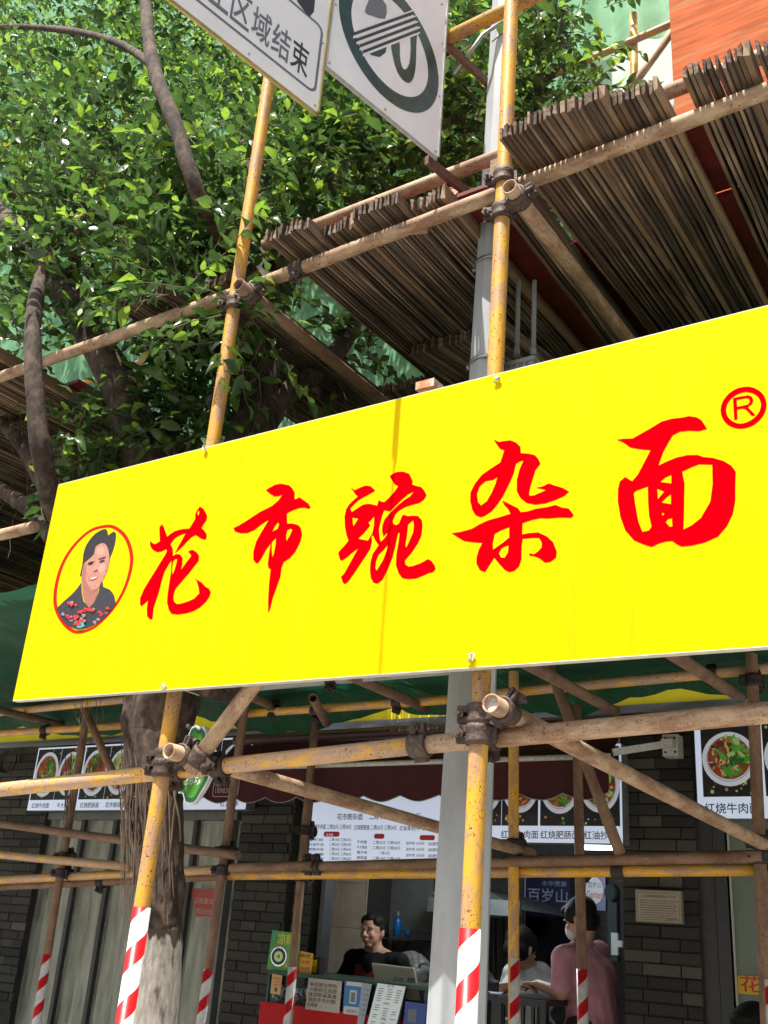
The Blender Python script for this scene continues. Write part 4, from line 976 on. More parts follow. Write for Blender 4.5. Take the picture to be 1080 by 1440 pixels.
ge = N_.new('ShaderNodeNewGeometry'); sx_ = N_.new('ShaderNodeSeparateXYZ'); L__.new(ge.outputs['Position'], sx_.inputs[0])
nz_ = N_.new('ShaderNodeTexNoise'); nz_.inputs['Scale'].default_value = 22; nz_.inputs['Detail'].default_value = 8; mpz = N_.new('ShaderNodeMapping'); mpz.inputs['Scale'].default_value = (1, 1, .25); L__.new(ge.outputs['Position'], mpz.inputs[0]); L__.new(mpz.outputs[0], nz_.inputs[0])
mz = N_.new('ShaderNodeMath'); mz.operation = 'MULTIPLY_ADD'; mz.inputs[1].default_value = .22; L__.new(nz_.outputs[0], mz.inputs[0]); L__.new(sx_.outputs[2], mz.inputs[2])
rz = N_.new('ShaderNodeMapRange'); rz.inputs[1].default_value = zl + .085; rz.inputs[2].default_value = zl + .10; L__.new(mz.outputs[0], rz.inputs[0])
mxz = N_.new('ShaderNodeMix'); mxz.data_type = 'RGBA'; L__.new(rz.outputs[0], mxz.inputs[0]); L__.new(src, mxz.inputs[6]); mxz.inputs[7].default_value = (0.085, 0.06, 0.043, 1); L__.new(mxz.outputs[2], P_l.inputs['Base Color'])
limb('trunk', [(226, 1313, 2.95), (224, 1200, 2.95), (222, 1080, 2.93), (232, 1000, 2.92), (262, 880, 2.9), (300, 760, 2.9), (345, 640, 2.92), (368, 540, 2.95), (378, 430, 3.0), (372, 330, 3.1), (350, 200, 3.2)],
     [.082, .090, .100, .132, .145, .125, .105, .092, .078, .06, .045], n=28, sub=9)
limb('trunk_rib', [(200, 1290, 2.90), (188, 1150, 2.88), (185, 1040, 2.86), (200, 940, 2.86), (235, 850, 2.86)], [.012, .028, .036, .045, .05], n=12, wob=.3)
limb('limb', [(240, 940, 2.93), (290, 960, 2.9), (330, 960, 2.95), (400, 880, 3.0), (420, 760, 3.1)], [.06, .055, .05, .05, .04])
limb('limb', [(255, 900, 2.9), (225, 740, 2.85), (190, 600, 2.72), (150, 510, 2.6), (98, 425, 2.52), (50, 350, 2.6), (-20, 280, 2.7)], [.11, .100, .088, .082, .074, .062, .05], n=18)
limb('limb', [(250, 900, 2.88), (150, 800, 2.75), (88, 735, 2.55), (62, 660, 2.30), (50, 560, 2.22), (46, 460, 2.2), (60, 380, 2.3), (90, 300, 2.4)], [.09, .07, .050, .042, .038, .036, .028, .018])
limb('limb', [(88, 735, 2.65), (55, 670, 2.65), (20, 610, 2.7), (-40, 560, 2.75)], [.04, .037, .038, .038])
limb('limb', [(75, 760, 2.66), (40, 715, 2.7), (-30, 670, 2.8)], [.035, .036, .036])
limb('limb', [(368, 600, 2.95), (400, 560, 3.0), (450, 515, 3.1), (490, 470, 3.3), (560, 330, 3.8), (640, 250, 4.1), (720, 170, 4.3), (790, 90, 4.4)], [.06, .05, .048, .04, .035, .03, .025, .015])
limb('limb', [(378, 430, 2.95), (330, 360, 2.7), (285, 290, 2.3), (248, 180, 2.2), (215, 90, 2.2), (203, -10, 2.3), (190, -120, 2.5)], [.06, .048, .034, .032, .032, .028, .024], n=16)
limb('limb', [(225, 100, 2.22), (165, 60, 2.3), (90, 42, 2.4), (0, 38, 2.5), (-60, 50, 2.6)], [.021, .019, .018, .016, .015])
limb('limb', [(380, 380, 3.0), (430, 300, 3.1), (480, 215, 3.2), (535, 165, 3.3), (590, 100, 3.5)], [.05, .038, .034, .03, .02])
limb('limb', [(560, 330, 3.8), (600, 220, 4.2), (640, 120, 4.5), (650, 0, 4.7)], [.03, .028, .022, .015])
limb('limb', [(98, 425, 2.55), (110, 330, 2.6), (130, 240, 2.7), (150, 150, 2.8)], [.04, .03, .02, .012])
limb('cut_stub', [(20, 710, 2.62), (72, 690, 2.55)], [.018, .018], n=12)
limb('cut_stub', [(120, 720, 2.75), (62, 693, 2.5)], [.02, .022], n=12)
# aerial roots, hundreds of threads
rt = MB(); rn = random.Random(3)
def thread(a, b, r, n=7, wig=.02):
    a = Vector(a); b = Vector(b); pts = []
    off = Vector((0, 0, 0))
    for i in range(n + 1):
        t = i / n; off += Vector((rn.uniform(-1, 1), rn.uniform(-1, 1), rn.uniform(-.4, .4))) * wig * .5
        pts.append(a.lerp(b, t) + off * min(1, t * 3))
    rt.tube(pts, r, 5, cap=False)
for i in range(46):
    px = rn.uniform(168, 205); thread(at(px, rn.uniform(960, 1180), 2.84), at(px + rn.uniform(-8, 12), rn.uniform(1100, 1330), 2.84), rn.uniform(.0012, .003), wig=.016)
for i in range(8):
    px = rn.uniform(104, 142); thread(at(px, rn.uniform(950, 990), 2.75), at(px + rn.uniform(-6, 6), rn.uniform(1000, 1045), 2.75), .0013)
for i in range(12):
    px = rn.uniform(88, 102); thread(at(px, rn.uniform(1045, 1110), 2.42), at(px + rn.uniform(-4, 4), rn.uniform(1130, 1165), 2.42), .0014, wig=.006)
for i in range(34):
    px = rn.uniform(345, 395); thread(at(px, rn.uniform(470, 560), 2.84), at(px + rn.uniform(-30, 25), rn.uniform(570, 650), 2.83), rn.uniform(.001, .0022), wig=.018)
for i in range(45):
    px = rn.uniform(-10, 150); py = rn.uniform(520, 700); thread(at(px, py, 2.62), at(px + rn.uniform(-30, 30), py + rn.uniform(20, 120), 2.6), rn.uniform(.0008, .0015), wig=.03)
for i in range(14):
    px = rn.uniform(380, 480); thread(at(px, rn.uniform(500, 545), 3.0), at(px + rn.uniform(-30, 25), rn.uniform(560, 610), 3.0), .001, wig=.03)
for i in range(26):
    px = rn.uniform(186, 246); thread(at(px, rn.uniform(960, 1150), 2.855), at(px + rn.uniform(-10, 10), rn.uniform(1100, 1300), 2.86), rn.uniform(.0015, .004), wig=.02)
o = rt.build('aerial_roots', ROOTM, tree); o['kind'] = 'stuff'

# leaves -----------------------------------------------------------------
def leaf_geo(w=.5, fold=.12, droop=.12):
    v = [(0, 0, 0), (-w * .36, .22, fold * .8), (-w * .50, .48, fold), (-w * .34, .76, fold * .5 - droop * .6), (0, 1.0, -droop), (w * .34, .76, fold * .5 - droop * .6), (w * .50, .48, fold), (w * .36, .22, fold * .8), (0, .22, 0), (0, .48, -.01), (0, .76, -droop * .5)]
    f = [(0, 8, 1), (1, 8, 9, 2), (2, 9, 10, 3), (3, 10, 4), (0, 7, 8), (7, 6, 9, 8), (6, 5, 10, 9), (5, 4, 10)]
    return np.array(v), f
LV, LF = leaf_geo()
leaves = []      # (matrix 4x4 np, material)
twigs = MB()
nr = random.Random(21)
def add_twig(p, d, length, nleaf, size, young_backlit):
    d = d.normalized(); side = d.cross(VZ)
    if side.length < .1: side = Vector((1, 0, 0))
    side.normalize(); pts = []
    cur = Vector(p); dd = d.copy(); step = length / nleaf
    for i in range(nleaf + 1):
        pts.append(cur.copy())
        if i > 0:
            s_ = 1 if i % 2 else -1
            a = dd * nr.uniform(.35, .9) + side * s_ * nr.uniform(.7, 1.1) + VZ * nr.uniform(-.45, .35)
            if i == nleaf: a = dd + VZ * nr.uniform(-.3, .3)
            a.normalize()
            up = (VZ * nr.uniform(.5, 1.0) + Vector((nr.gauss(0, .4), nr.gauss(0, .4) - .15, 0)))
            x = a.cross(up)
            if x.length < .05: x = side
            x.normalize(); z = x.cross(a)
            fz_ = nr.uniform(.1, 2.6); s = size * nr.uniform(.6, 1.25) * (1 if i < nleaf - 1 else .8)
            M = np.array([[x.x * s, a.x * s, z.x * s * fz_, cur.x], [x.y * s, a.y * s, z.y * s * fz_, cur.y], [x.z * s, a.z * s, z.z * s * fz_, cur.z]])
            yng_backlit = young_backlit + (.35 if i >= nleaf - 1 else 0)
            q = nr.random()
            mi = 2 if q < yng_backlit * .6 else (1 if q < .55 + yng_backlit * .4 else 0)
            if nr.random() < .004: mi = 3
            leaves.append((M, mi))
        dd = (dd + Vector((nr.gauss(0, .12), nr.gauss(0, .12), nr.gauss(-.02, .10)))).normalized()
        cur = cur + dd * step
    twigs.tube(pts, [.0028 * (1 - .6 * i / nleaf) for i in range(nleaf + 1)], 4, cap=False)
def cloud(px, py, Y, r, ntw, size=.062, young_backlit=.15, up=.2, ln=(.14, .30)):
    c = at(px, py, Y); rx, ry, rz = r if hasattr(r, '__len__') else (r, r, r)
    for _ in range(ntw):
        while True:
            v = Vector((nr.uniform(-1, 1), nr.uniform(-1, 1), nr.uniform(-1, 1)))
            if v.length < 1: break
        p = c + Vector((v.x * rx, v.y * ry, v.z * rz))
        d = v * .8 + Vector((nr.gauss(0, .5), nr.gauss(0, .5), nr.gauss(up, .4)))
        L = nr.uniform(*ln); add_twig(p, d, L, max(4, int(L / (.37 * size))), size, young_backlit)
# near crown, the sprays in front
NEAR = [(60, 255, 2.45, .24, 26), (150, 300, 2.42, .20, 26), (235, 300, 2.42, .18, 24), (120, 380, 2.42, .16, 16), (205, 385, 2.42, .16, 16), (50, 330, 2.4, .16, 14), (20, 440, 2.45, .12, 10),
        (290, 230, 2.5, .18, 18), (200, 200, 2.6, .22, 20), (90, 150, 2.6, .30, 26), (290, 330, 2.45, .13, 13), (205, 395, 2.28, .10, 9), (255, 410, 2.28, .08, 7),
        (30, 480, 2.4, .07, 6), (330, 440, 2.37, .06, 6), (360, 470, 2.6, .08, 8), (365, 520, 2.7, .06, 5), (200, 590, 2.75, .16, 26), (250, 545, 2.8, .14, 20), (285, 595, 2.8, .10, 14), (160, 622, 2.62, .075, 9), (140, 636, 2.62, .05, 5),
        (250, 490, 2.7, .13, 14), (300, 480, 2.75, .10, 10), (490, 500, 3.2, .09, 8), (460, 470, 3.2, .07, 5), (60, 690, 2.5, .05, 3), (10, 400, 2.5, .12, 8), (310, 560, 2.8, .08, 8),
        (400, 210, 2.9, .20, 18), (430, 270, 2.9, .20, 20), (520, 265, 3.0, .20, 20), (470, 200, 2.9, .16, 14), (590, 220, 3.1, .16, 16), (560, 180, 3.1, .15, 12), (380, 300, 2.75, .16, 14), (400, 350, 2.7, .09, 6),
        (655, 160, 3.2, .14, 14), (650, 110, 3.2, .14, 10), (640, 230, 3.3, .12, 8), (670, 60, 2.5, .06, 3)]
for px, py, Y, r, nt_ in NEAR: cloud(px, py, Y, r, int(nt_ * 1.35), size=.080, ln=(.18, .36))
# mid and far crown; far leaves mostly bright green, backlight painted into their colour
for px in range(-60, 760, 56):
    for py in (-40, 30, 100, 170, 240, 310):
        if px > 640 and py > 250: continue
        if px < 380 or py < 300:
            cloud(px + nr.uniform(-20, 20), py + nr.uniform(-20, 20), nr.uniform(3.2, 4.3), (.34, .4, .3), 15, .074, .15)
            cloud(px + nr.uniform(-30, 30), py + nr.uniform(-30, 30), nr.uniform(4.6, 5.5), (.45, .35, .4), 26, .078, .75)
for px, py in ((740, 30), (780, 60), (720, 110), (770, 130), (730, 190), (800, 20), (700, 250), (750, 240), (700, 60), (690, 160), (720, 310)):
    cloud(px, py, nr.uniform(4.0, 4.5), (.26, .3, .24), 13 if px > 760 or py > 230 else 28, .072, .10)
for px, py in ((850, 70), (842, 130), (800, 110)): cloud(px, py, 4.1, (.10, .1, .08), 6, .070, .8, ln=(.2, .34))
for px, py in ((60, 420), (130, 470), (40, 380)): cloud(px, py, 3.9, (.2, .2, .14), 3, .066, .5)
# canopy over and to the left (outside and at the frame edge)
for px, py in ((-150, 100), (-200, 250), (-120, 400), (100, -150), (300, -150), (500, -160), (-100, -100)):
    cloud(px, py, 3.4, (.6, .6, .5), 36, .066, .3)
o = twigs.build('twigs', TWIGM, tree); o['kind'] = 'stuff'
# 300 leaves that show largest become parts of their own, the rest one part
def score(M):
    c = Vector((M[0, 3], M[1, 3], M[2, 3])) - EYE
    v = ROT.T @ np.array([c.x, c.y, c.z])
    if v[2] < .3: return 1e9
    x = v[0] / v[2] * F + 540; y = v[1] / v[2] * F + 720
    if not (0 < x < 1080 and 0 < y < 620): return 1e8 + v[2]
    return v[2] / abs(M[0, 0] ** 2 + M[1, 0] ** 2 + M[2, 0] ** 2) ** .5
leaves.sort(key=lambda l: score(l[0]))
LM = []
for k in range(4):
    me = bpy.data.meshes.new('leaf'); me.from_pydata([tuple(v) for v in LV], [], LF); me.materials.append(LEAFM[k]); me.polygons.foreach_set('use_smooth', [True] * len(LF)); LM.append(me)
for M, mi in leaves[:298]:
    o = bpy.data.objects.new('leaf', LM[mi]); C.objects.link(o)
    mm = Matrix.Identity(4)
    for i in range(3):
        for j in range(4): mm[i][j] = float(M[i, j])
    o.matrix_basis = mm; attach(o, tree)
rest = leaves[298:]
VA = np.concatenate([LV @ M[:, :3].T + M[:, 3] for M, _ in rest]); nL = len(LV)
me = bpy.data.meshes.new('leaves')
lt = np.array([len(f) for f in LF]); lv = np.array([i for f in LF for i in f])
K = len(rest)
me.vertices.add(len(VA)); me.vertices.foreach_set('co', VA.astype(np.float32).ravel())
loops = (lv[None, :] + (np.arange(K) * nL)[:, None]).ravel()
me.loops.add(len(loops)); me.loops.foreach_set('vertex_index', loops.astype(np.int32))
tot = np.tile(lt, K); st = np.concatenate([[0], np.cumsum(tot)[:-1]])
me.polygons.add(len(tot)); me.polygons.foreach_set('loop_start', st.astype(np.int32)); me.polygons.foreach_set('loop_total', tot.astype(np.int32))
me.polygons.foreach_set('material_index', np.repeat([mi for _, mi in rest], len(LF)).astype(np.int32))
me.polygons.foreach_set('use_smooth', np.ones(len(tot), dtype=bool))
for q in LEAFM: me.materials.append(q)
me.update(calc_edges=True); me.validate()
o = bpy.data.objects.new('leaves', me); C.objects.link(o); attach(o, tree); o['kind'] = 'stuff'
print('leaves', len(leaves))

# ================================================================== NETS AND BOARDS ABOVE
def cloth(name, label, cat, fn, nu, nv, m, group=None):
    mb = MB(); mb.grid(fn, nu, nv); return tag(mb.build(name, m), label, cat, group)
NG = 'green safety nets on the scaffold'
cloth('safety_net', 'bright green safety net hanging behind the tree', 'safety net',
      lambda u, v: Vector((-16 + u * 13.6, 5.75 + .10 * math.sin(u * 60) + .08 * noise.noise(Vector((u * 30, v * 10, 1))), 3.99 + v * 14)), 110, 40, NETG, NG)
a0 = at(800, 75, 5.0)
cloth('safety_net', 'bright green net strip hanging beside the orange board', 'safety net',
      lambda u, v: Vector((at(760, 75, 5.0).x + u * (at(960, 60, 5.0).x - at(760, 75, 5.0).x), 5.0 + .04 * math.sin(u * 16) + .02 * noise.noise(Vector((u * 9, v * 9, 1))), at(850, 78, 5.0).z + .015 * math.sin(u * 14) + v * 2.2)), 40, 20, NETG, NG)
p0 = at(945, 100, 4.65)
ob = MB()
ob.grid(lambda u, v: Vector((p0.x + u * 2.4, 4.66 + .004 * noise.noise(Vector((u * 6, v * 6, 0))), 4.9 + v * 3.2)), 12, 12)
ob.grid(lambda u, v: Vector((p0.x + u * 2.4, 4.678, 4.9 + v * 3.2)), 2, 2)
tag(ob.build('orange_board', ORANGE), 'weathered orange board standing above the bamboo walkway', 'board')
def under(u, v):   # dark net sagging under the walkway
    x = -9.0 + u * 9.9; y = 2.62 + v * 2.35
    s = abs(math.sin(x * 1.9)) * .07 + .03 * noise.noise(Vector((x * 4, y * 4, 0))) + .012 * noise.noise(Vector((x * 18, y * 10, 0)))
    z = 2.90 - s * (0.5 + v) + (.05 if x < -4.5 else 0)
    if v > .93: z -= (v - .93) * 1.0
    return Vector((x, y, z))
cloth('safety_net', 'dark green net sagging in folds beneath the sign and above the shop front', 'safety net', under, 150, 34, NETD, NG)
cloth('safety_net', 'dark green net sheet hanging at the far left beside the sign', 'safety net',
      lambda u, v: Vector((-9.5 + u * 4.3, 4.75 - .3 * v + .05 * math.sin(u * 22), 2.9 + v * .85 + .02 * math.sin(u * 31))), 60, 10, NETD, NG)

# ================================================================== SHOP FRONTS
FRAMEB = mat('frame_black_metal', (0.035, 0.037, 0.038), 0.45, var=.2)
FRAMEG = mat('frame_grey_metal', (0.14, 0.15, 0.15), 0.5, var=.2)
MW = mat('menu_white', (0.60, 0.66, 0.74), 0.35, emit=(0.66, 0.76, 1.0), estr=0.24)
MK = mat('menu_black_ink', (0.02, 0.02, 0.022), 0.5)
MD = mat('menu_dark_photo', (0.022, 0.022, 0.028), 0.4, var=.5, vscale=30)
MR = mat('menu_red_ink', (0.50, 0.02, 0.03), 0.5)
def fm(name, c): return mat('food_' + name, c, .4, emit=c, estr=.14)
FOOD = {'bowl': fm('bowl_white', (0.58, 0.62, 0.70)), 'rim': fm('bowl_shade', (0.36, 0.38, 0.45)), 'soup': fm('soup_red', (0.24, 0.035, 0.012)), 'soup2': fm('soup_orange', (0.42, 0.12, 0.02)), 'noodle': fm('noodle', (0.50, 0.34, 0.17)), 'noodle2': fm('noodle_shade', (0.30, 0.17, 0.07)), 'meat': fm('meat', (0.075, 0.026, 0.018)), 'meat2': fm('meat_light', (0.17, 0.07, 0.045)),
        'green': fm('greens', (0.055, 0.24, 0.02)), 'green2': fm('greens_dark', (0.02, 0.09, 0.015)), 'pale': fm('pale_greens', (0.30, 0.45, 0.14)), 'pale2': fm('pale_greens_dark', (0.10, 0.28, 0.04)), 'egg': fm('egg', (0.42, 0.2, 0.08)), 'blue': fm('blue_cloth', (0.02, 0.05, 0.35)), 'white': fm('dumpling', (0.55, 0.46, 0.36)), 'white2': fm('dumpling_shade', (0.36, 0.24, 0.16))}
def dish(B, cx, cz, r, scheme, seed, ry=1.0):
    rn = random.Random(seed)
    B.disc('dish_picture', FOOD['bowl'], cx, cz, r, r * ry, 3, 32)
    B.disc('dish_picture', FOOD[scheme[0]], cx, cz + r * .05, r * .80, r * .80 * ry, 4, 28)
    B.ring('dish_picture', FOOD['rim'], cx, cz, r * .79, r * .84, 4, 32, ry=ry)
    n = 110
    for q in range(n):
        a = rn.uniform(0, 6.28); d = r * .72 * math.sqrt(rn.random()); x = cx + d * math.cos(a); z = cz + r * .05 + d * math.sin(a) * ry
        a2 = a + rn.gauss(0, .5)
        k = scheme[1 + int((a2 % 6.283) / 6.284 * (len(scheme) - 1))] if rn.random() < .82 else rn.choice(scheme)
        ln = r * rn.uniform(.07, .2); w = r * rn.uniform(.02, .045) * (2.2 if k in ('meat', 'green', 'white', 'pale') else 1); th = rn.uniform(0, 3.14)
        if k in ('meat', 'white'): ln *= .6
        pts = []
        for s_, ww in ((-1, .5), (-.3, 1), (.4, 1), (1, .4)): pts.append((s_ * ln, ww * w + .25 * ln * (1 - s_ * s_) * .5))
        for s_, ww in ((1, .4), (.4, 1), (-.3, 1), (-1, .5)): pts.append((s_ * ln, -ww * w + .25 * ln * (1 - s_ * s_) * .5))
        P_ = [(x + p * math.cos(th) - q_ * math.sin(th), z + (p * math.sin(th) + q_ * math.cos(th)) * ry) for p, q_ in pts]
        kk = FOOD[k + '2'] if k + '2' in FOOD and rn.random() < .45 else FOOD[k]
        B.raw('dish_picture', kk, P_, [list(range(8))], 5 + q * .03)
SCH = [('soup', 'green', 'soup', 'meat', 'noodle'), ('soup', 'pale', 'noodle', 'soup', 'green'), ('soup', 'green', 'soup', 'meat', 'pale'), ('soup', 'pale', 'meat', 'noodle', 'green'), ('soup', 'meat', 'green', 'noodle', 'meat'), ('soup', 'white', 'pale', 'soup', 'white')]
def lightbox(label, Y, pxl, pyl, pxr, pyr, ztop, tiles, names, seed, bw=.012, strip=.075, bowls=1.0):
    a = at(pxl, pyl, Y); b = at(pxr, pyr, Y); z0 = (a.z + b.z) / 2
    t = thing('menu_lightbox', label, 'menu board', ((a.x + b.x) / 2, Y, z0), 'picture menu boards over the shop front')
    m = MB(); m.box((a.x, Y + .001, z0), (b.x, Y + .09, ztop)); m.build('box', FRAMEG, t)
    B = Board(t, (0, Y, 0), (1, 0, 0), VZ)
    B.rect('panel', MW, a.x, z0, b.x, ztop, 1)
    n = tiles; W = (b.x - a.x - bw) / n
    for i in range(n):
        x0 = a.x + bw + i * W; x1 = x0 + W - (bw if i % 2 == 1 or n < 4 else bw * .25)
        B.rect('dish_picture', MD, x0, z0 + strip, x1, ztop - bw, 2)
        rn = random.Random(seed + i)
        for q in range(14):
            B.disc('dish_picture', rn.choice([FOOD['meat'], FOOD['egg'], FOOD['green'], FOOD['pale']]), rn.uniform(x0 + .01, x1 - .01), rn.choice([rn.uniform(z0 + strip + .01, z0 + strip + .07), rn.uniform(ztop - .07, ztop - .02)]), rn.uniform(.004, .010), None, 2.5, 7)
        cxx = (x0 + x1) / 2; r = (x1 - x0) * .50 * bowls
        dish(B, cxx, z0 + strip + (ztop - bw - z0 - strip) * .50, r, SCH[(seed + i) % len(SCH)], seed * 10 + i, ry=1.0 if n < 4 else 1.25)
        B.parts.setdefault('dish_picture', None)
        keep = {k_: v_ for k_, v_ in B.parts.items() if k_ != 'dish_picture'}
        B.parts = {'dish_picture': B.parts['dish_picture']}; B.finish(); B.parts = keep
        keep = B.parts; B.parts = {}
        if names[i]: B.text('dish_name', MK, names[i], cxx, z0 + strip * .22, strip * .50, None, 2, center=True); B.finish()
        B.parts = keep
    B.finish(); return t
lightbox('picture menu board over the curtained glass, partly behind the tree trunk', 5.19, 38, 1139, 345, 1139, 2.76, 8, ['红烧牛肉面', '牛大骨面', '红烧肥肠面', '花市豌杂面', '', '酸辣粉', '', '红油抄手'], 2)
lightbox('glowing picture menu board under the awning end', 5.19, 650, 1182, 876, 1188, 2.62, 4, ['', '红烧牛肉面', '红烧肥肠面', '红油抄手'], 5, strip=.085)
lightbox('large picture menu board above the glass door at the right edge', 5.12, 982, 1150, 1175, 1152, 2.72, 2, ['红烧牛肉面', ''], 9, bw=.03, strip=.10, bowls=.98)

# price board
Yp = 5.24; a = at(433, 1212, Yp); b = at(652, 1209, Yp)
pb = thing('price_board', 'white price list board hanging over the serving counter', 'menu board', (a.x, Yp, a.z))
m = MB(); m.box((a.x, Yp + .001, a.z), (b.x, Yp + .04, 2.50)); m.build('box', FRAMEG, pb)
B = Board(pb, (0, Yp, 0), (1, 0, 0), VZ)
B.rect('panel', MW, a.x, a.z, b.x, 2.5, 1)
def q2(px, py, Y=Yp): w = at(px, py, Y); return w.x, w.z
def tline(B, m, body, px0, py, px1, hpx, k=2, Y=Yp):
    x0, z0 = q2(px0, py, Y); x1, _ = q2(px1, py, Y); h = abs(q2(px0, py - hpx, Y)[1] - z0)
    B.text('lettering', m, body, x0, z0, h, x1 - x0, k)
tline(B, MK, '花市豌杂面', 474, 1153, 510, 9); tline(B, MK, '二两', 519, 1153, 532, 9); tline(B, MK, '16元', 536, 1153, 552, 9); tline(B, MK, '三两 20元', 558, 1153, 592, 9)
tline(B, MK, '红烧牛肉面 二两20元 三两24元', 438, 1166, 494, 7); tline(B, MK, '红烧肥肠面 二两20元 三两24元', 498, 1167, 558, 7); tline(B, MK, '红油/清汤抄手 二两16元', 562, 1168, 612, 7)
for x0, x1, py in ((455, 478, 1173), (526, 541, 1176), (590, 612, 1178)):
    p0_ = q2(x0, py + 3.5); p1_ = q2(x1, py - 3.5)
    B.poly('heading_pill', MR, rrect(p0_[0], p0_[1], p1_[0], p1_[1], (p1_[1] - p0_[1]) * .48), 2)
p0_ = q2(513, 1139); p1_ = q2(534, 1130); B.poly('heading_pill', MR, rrect(p0_[0], p0_[1], p1_[0], p1_[1], .012), 2)
B.text('lettering', MW, '主食类', *q2(459, 1175.5), .014, .05, 3)
rows = [('酸辣粉', '二两14元 三两18元'), ('红烧牛肉', '二两20元 三两24元'), ('肥肠米线', '二两20元 三两24元'), ('牛杂面', '二两25元 三两28元'), ('牛大骨面', '二两25元 三两28元')]
for i, (n_, p_) in enumerate(rows):
    tline(B, MK, n_, 435 - i * .5, 1183 + i * 6.6, 455, 4.2); tline(B, MK, p_, 463, 1183 + i * 6.6, 494, 4.2)
for i, (n_, p_) in enumerate((('牛肉面', '二两25元 三两28元'), ('牛大骨面', '二两25元 三两28元'), ('椰子鸡', '一两12元'), ('酸菜面', '二两14元 三两16元'))):
    tline(B, MK, n_, 502, 1186 + i * 7.4, 516, 4.4); tline(B, MK, p_, 524 if i != 2 else 533, 1187 + i * 7.4, 563 if i != 2 else 548, 4.4)
for i in range(4): tline(B, MK, '加牛肉 10元份', 571, 1188 + i * 8.4, 597, 4.6); tline(B, MK, '加肥肠', 602, 1189 + i * 8.4, 620, 4.6)
B.finish()

# yellow fascia over the shops
fz = 2.81
fa = thing('shop_fascia', 'yellow shop fascia half hidden behind the green net', 'shop sign', (-3.5, 5.2, fz))
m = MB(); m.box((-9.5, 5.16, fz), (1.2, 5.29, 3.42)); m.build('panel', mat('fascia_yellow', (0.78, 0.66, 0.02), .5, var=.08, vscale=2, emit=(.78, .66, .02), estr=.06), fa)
m = MB(); m.box((-9.5, 5.14, fz - .03), (1.2, 5.157, fz - .002)); m.build('trim', STR, fa)
m = MB(); m.bar((-9.5, 5.1, 2.765), (1.2, 5.1, 2.765), .02, .02); tag(m.build('conduit', STR), 'thin grey conduit running under the yellow fascia', 'conduit')

# awning
AW = mat('awning_maroon', (0.055, 0.006, 0.008), .8, var=.15, vscale=6)
aw = thing('awning', 'dark maroon awning with scalloped hem over the serving counter', 'awning', (-3.3, 5.0, 2.4))
xl = at(292, 1100, 4.97).x; xr = at(857, 1100, 4.97).x
za, zbk = 2.515, 2.70
m = MB(); m.grid(lambda u, v: Vector((xl + (xr - xl) * u, 4.97 + .20 * v, za + (zbk - za) * v - .012 * math.sin(v * 3.1))), 30, 6); m.build('canopy', AW, aw)
m = MB()
Nsc = 11
def val(u, v):
    x = xl + (xr - xl) * u; sc = abs(math.sin(u * Nsc * math.pi)); zb_ = 2.338 - .032 * sc
    return Vector((x, 4.965 + .006 * math.sin(u * 80) * (1 - v), zb_ + (za - zb_) * v))
m.grid(val, 176, 4); m.build('valance', AW, aw)
m = MB(); m.tube([val(i / 176, 0) + Vector((0, -.002, 0)) for i in range(177)], .0035, 5); m.build('hem_piping', mat('piping_pale', (0.3, 0.27, 0.25), .8), aw)
m = MB(); m.tube([Vector((xl - .01, 4.955, za)), Vector((xr + .01, 4.955, za))], .0145, 10); m.build('front_bar', mat('white_painted_tube', (0.55, 0.54, 0.5), .5, var=.2, vscale=20), aw)
wa = at(940, 1046, 5.2); wb = at(862, 1058, 4.98)
m = MB(); m.bar(wa, wb, .018, .035); m.build('arm', MATS['white_painted_tube'], aw)
m = MB(); m.box((wa.x - .035, 5.21, wa.z - .06), (wa.x + .045, 5.295, wa.z + .05)); m.box((wa.x - .03, 5.17, wa.z - .02), (wa.x + .03, 5.21, wa.z + .02)); m.build('bracket', MATS['white_painted_tube'], aw)
for dx, dz in ((-.02, .03), (.03, .03), (.03, -.04), (-.02, -.04)):
    m = MB(); m.tube([(wa.x + dx, 5.212, wa.z + dz), (wa.x + dx, 5.205, wa.z + dz)], .006, 8); m.build('bolt', CASTD, aw)
m = MB(); m.tube([(xl, 5.18, 2.735), (wa.x, 5.18, 2.735)], .03, 10); m.build('roller', mat('roller_dark', (0.05, .02, .02), .5), aw)
B = Board(aw, (0, 4.955, 0), (1, 0, 0), VZ)
LT = mat('print_pale_maroon', (0.42, 0.30, 0.30), .6)
pA = q2(298, 1121, 4.955); pB = q2(338, 1089, 4.955)
B.poly('print_frame', LT, rrect(pA[0], pA[1], pB[0], pB[1], .02), 1, [rrect(pA[0] + .006, pA[1] + .006, pB[0] - .006, pB[1] - .006, .016)])
B.text('lettering', LT, '莲花遮阳', pA[0] + .022, pA[1] + .072, .045, pB[0] - pA[0] - .044, 1)
B.text('lettering', LT, '18983089', pA[0] + .022, pA[1] + .022, .034, pB[0] - pA[0] - .044, 1)
B.finish()

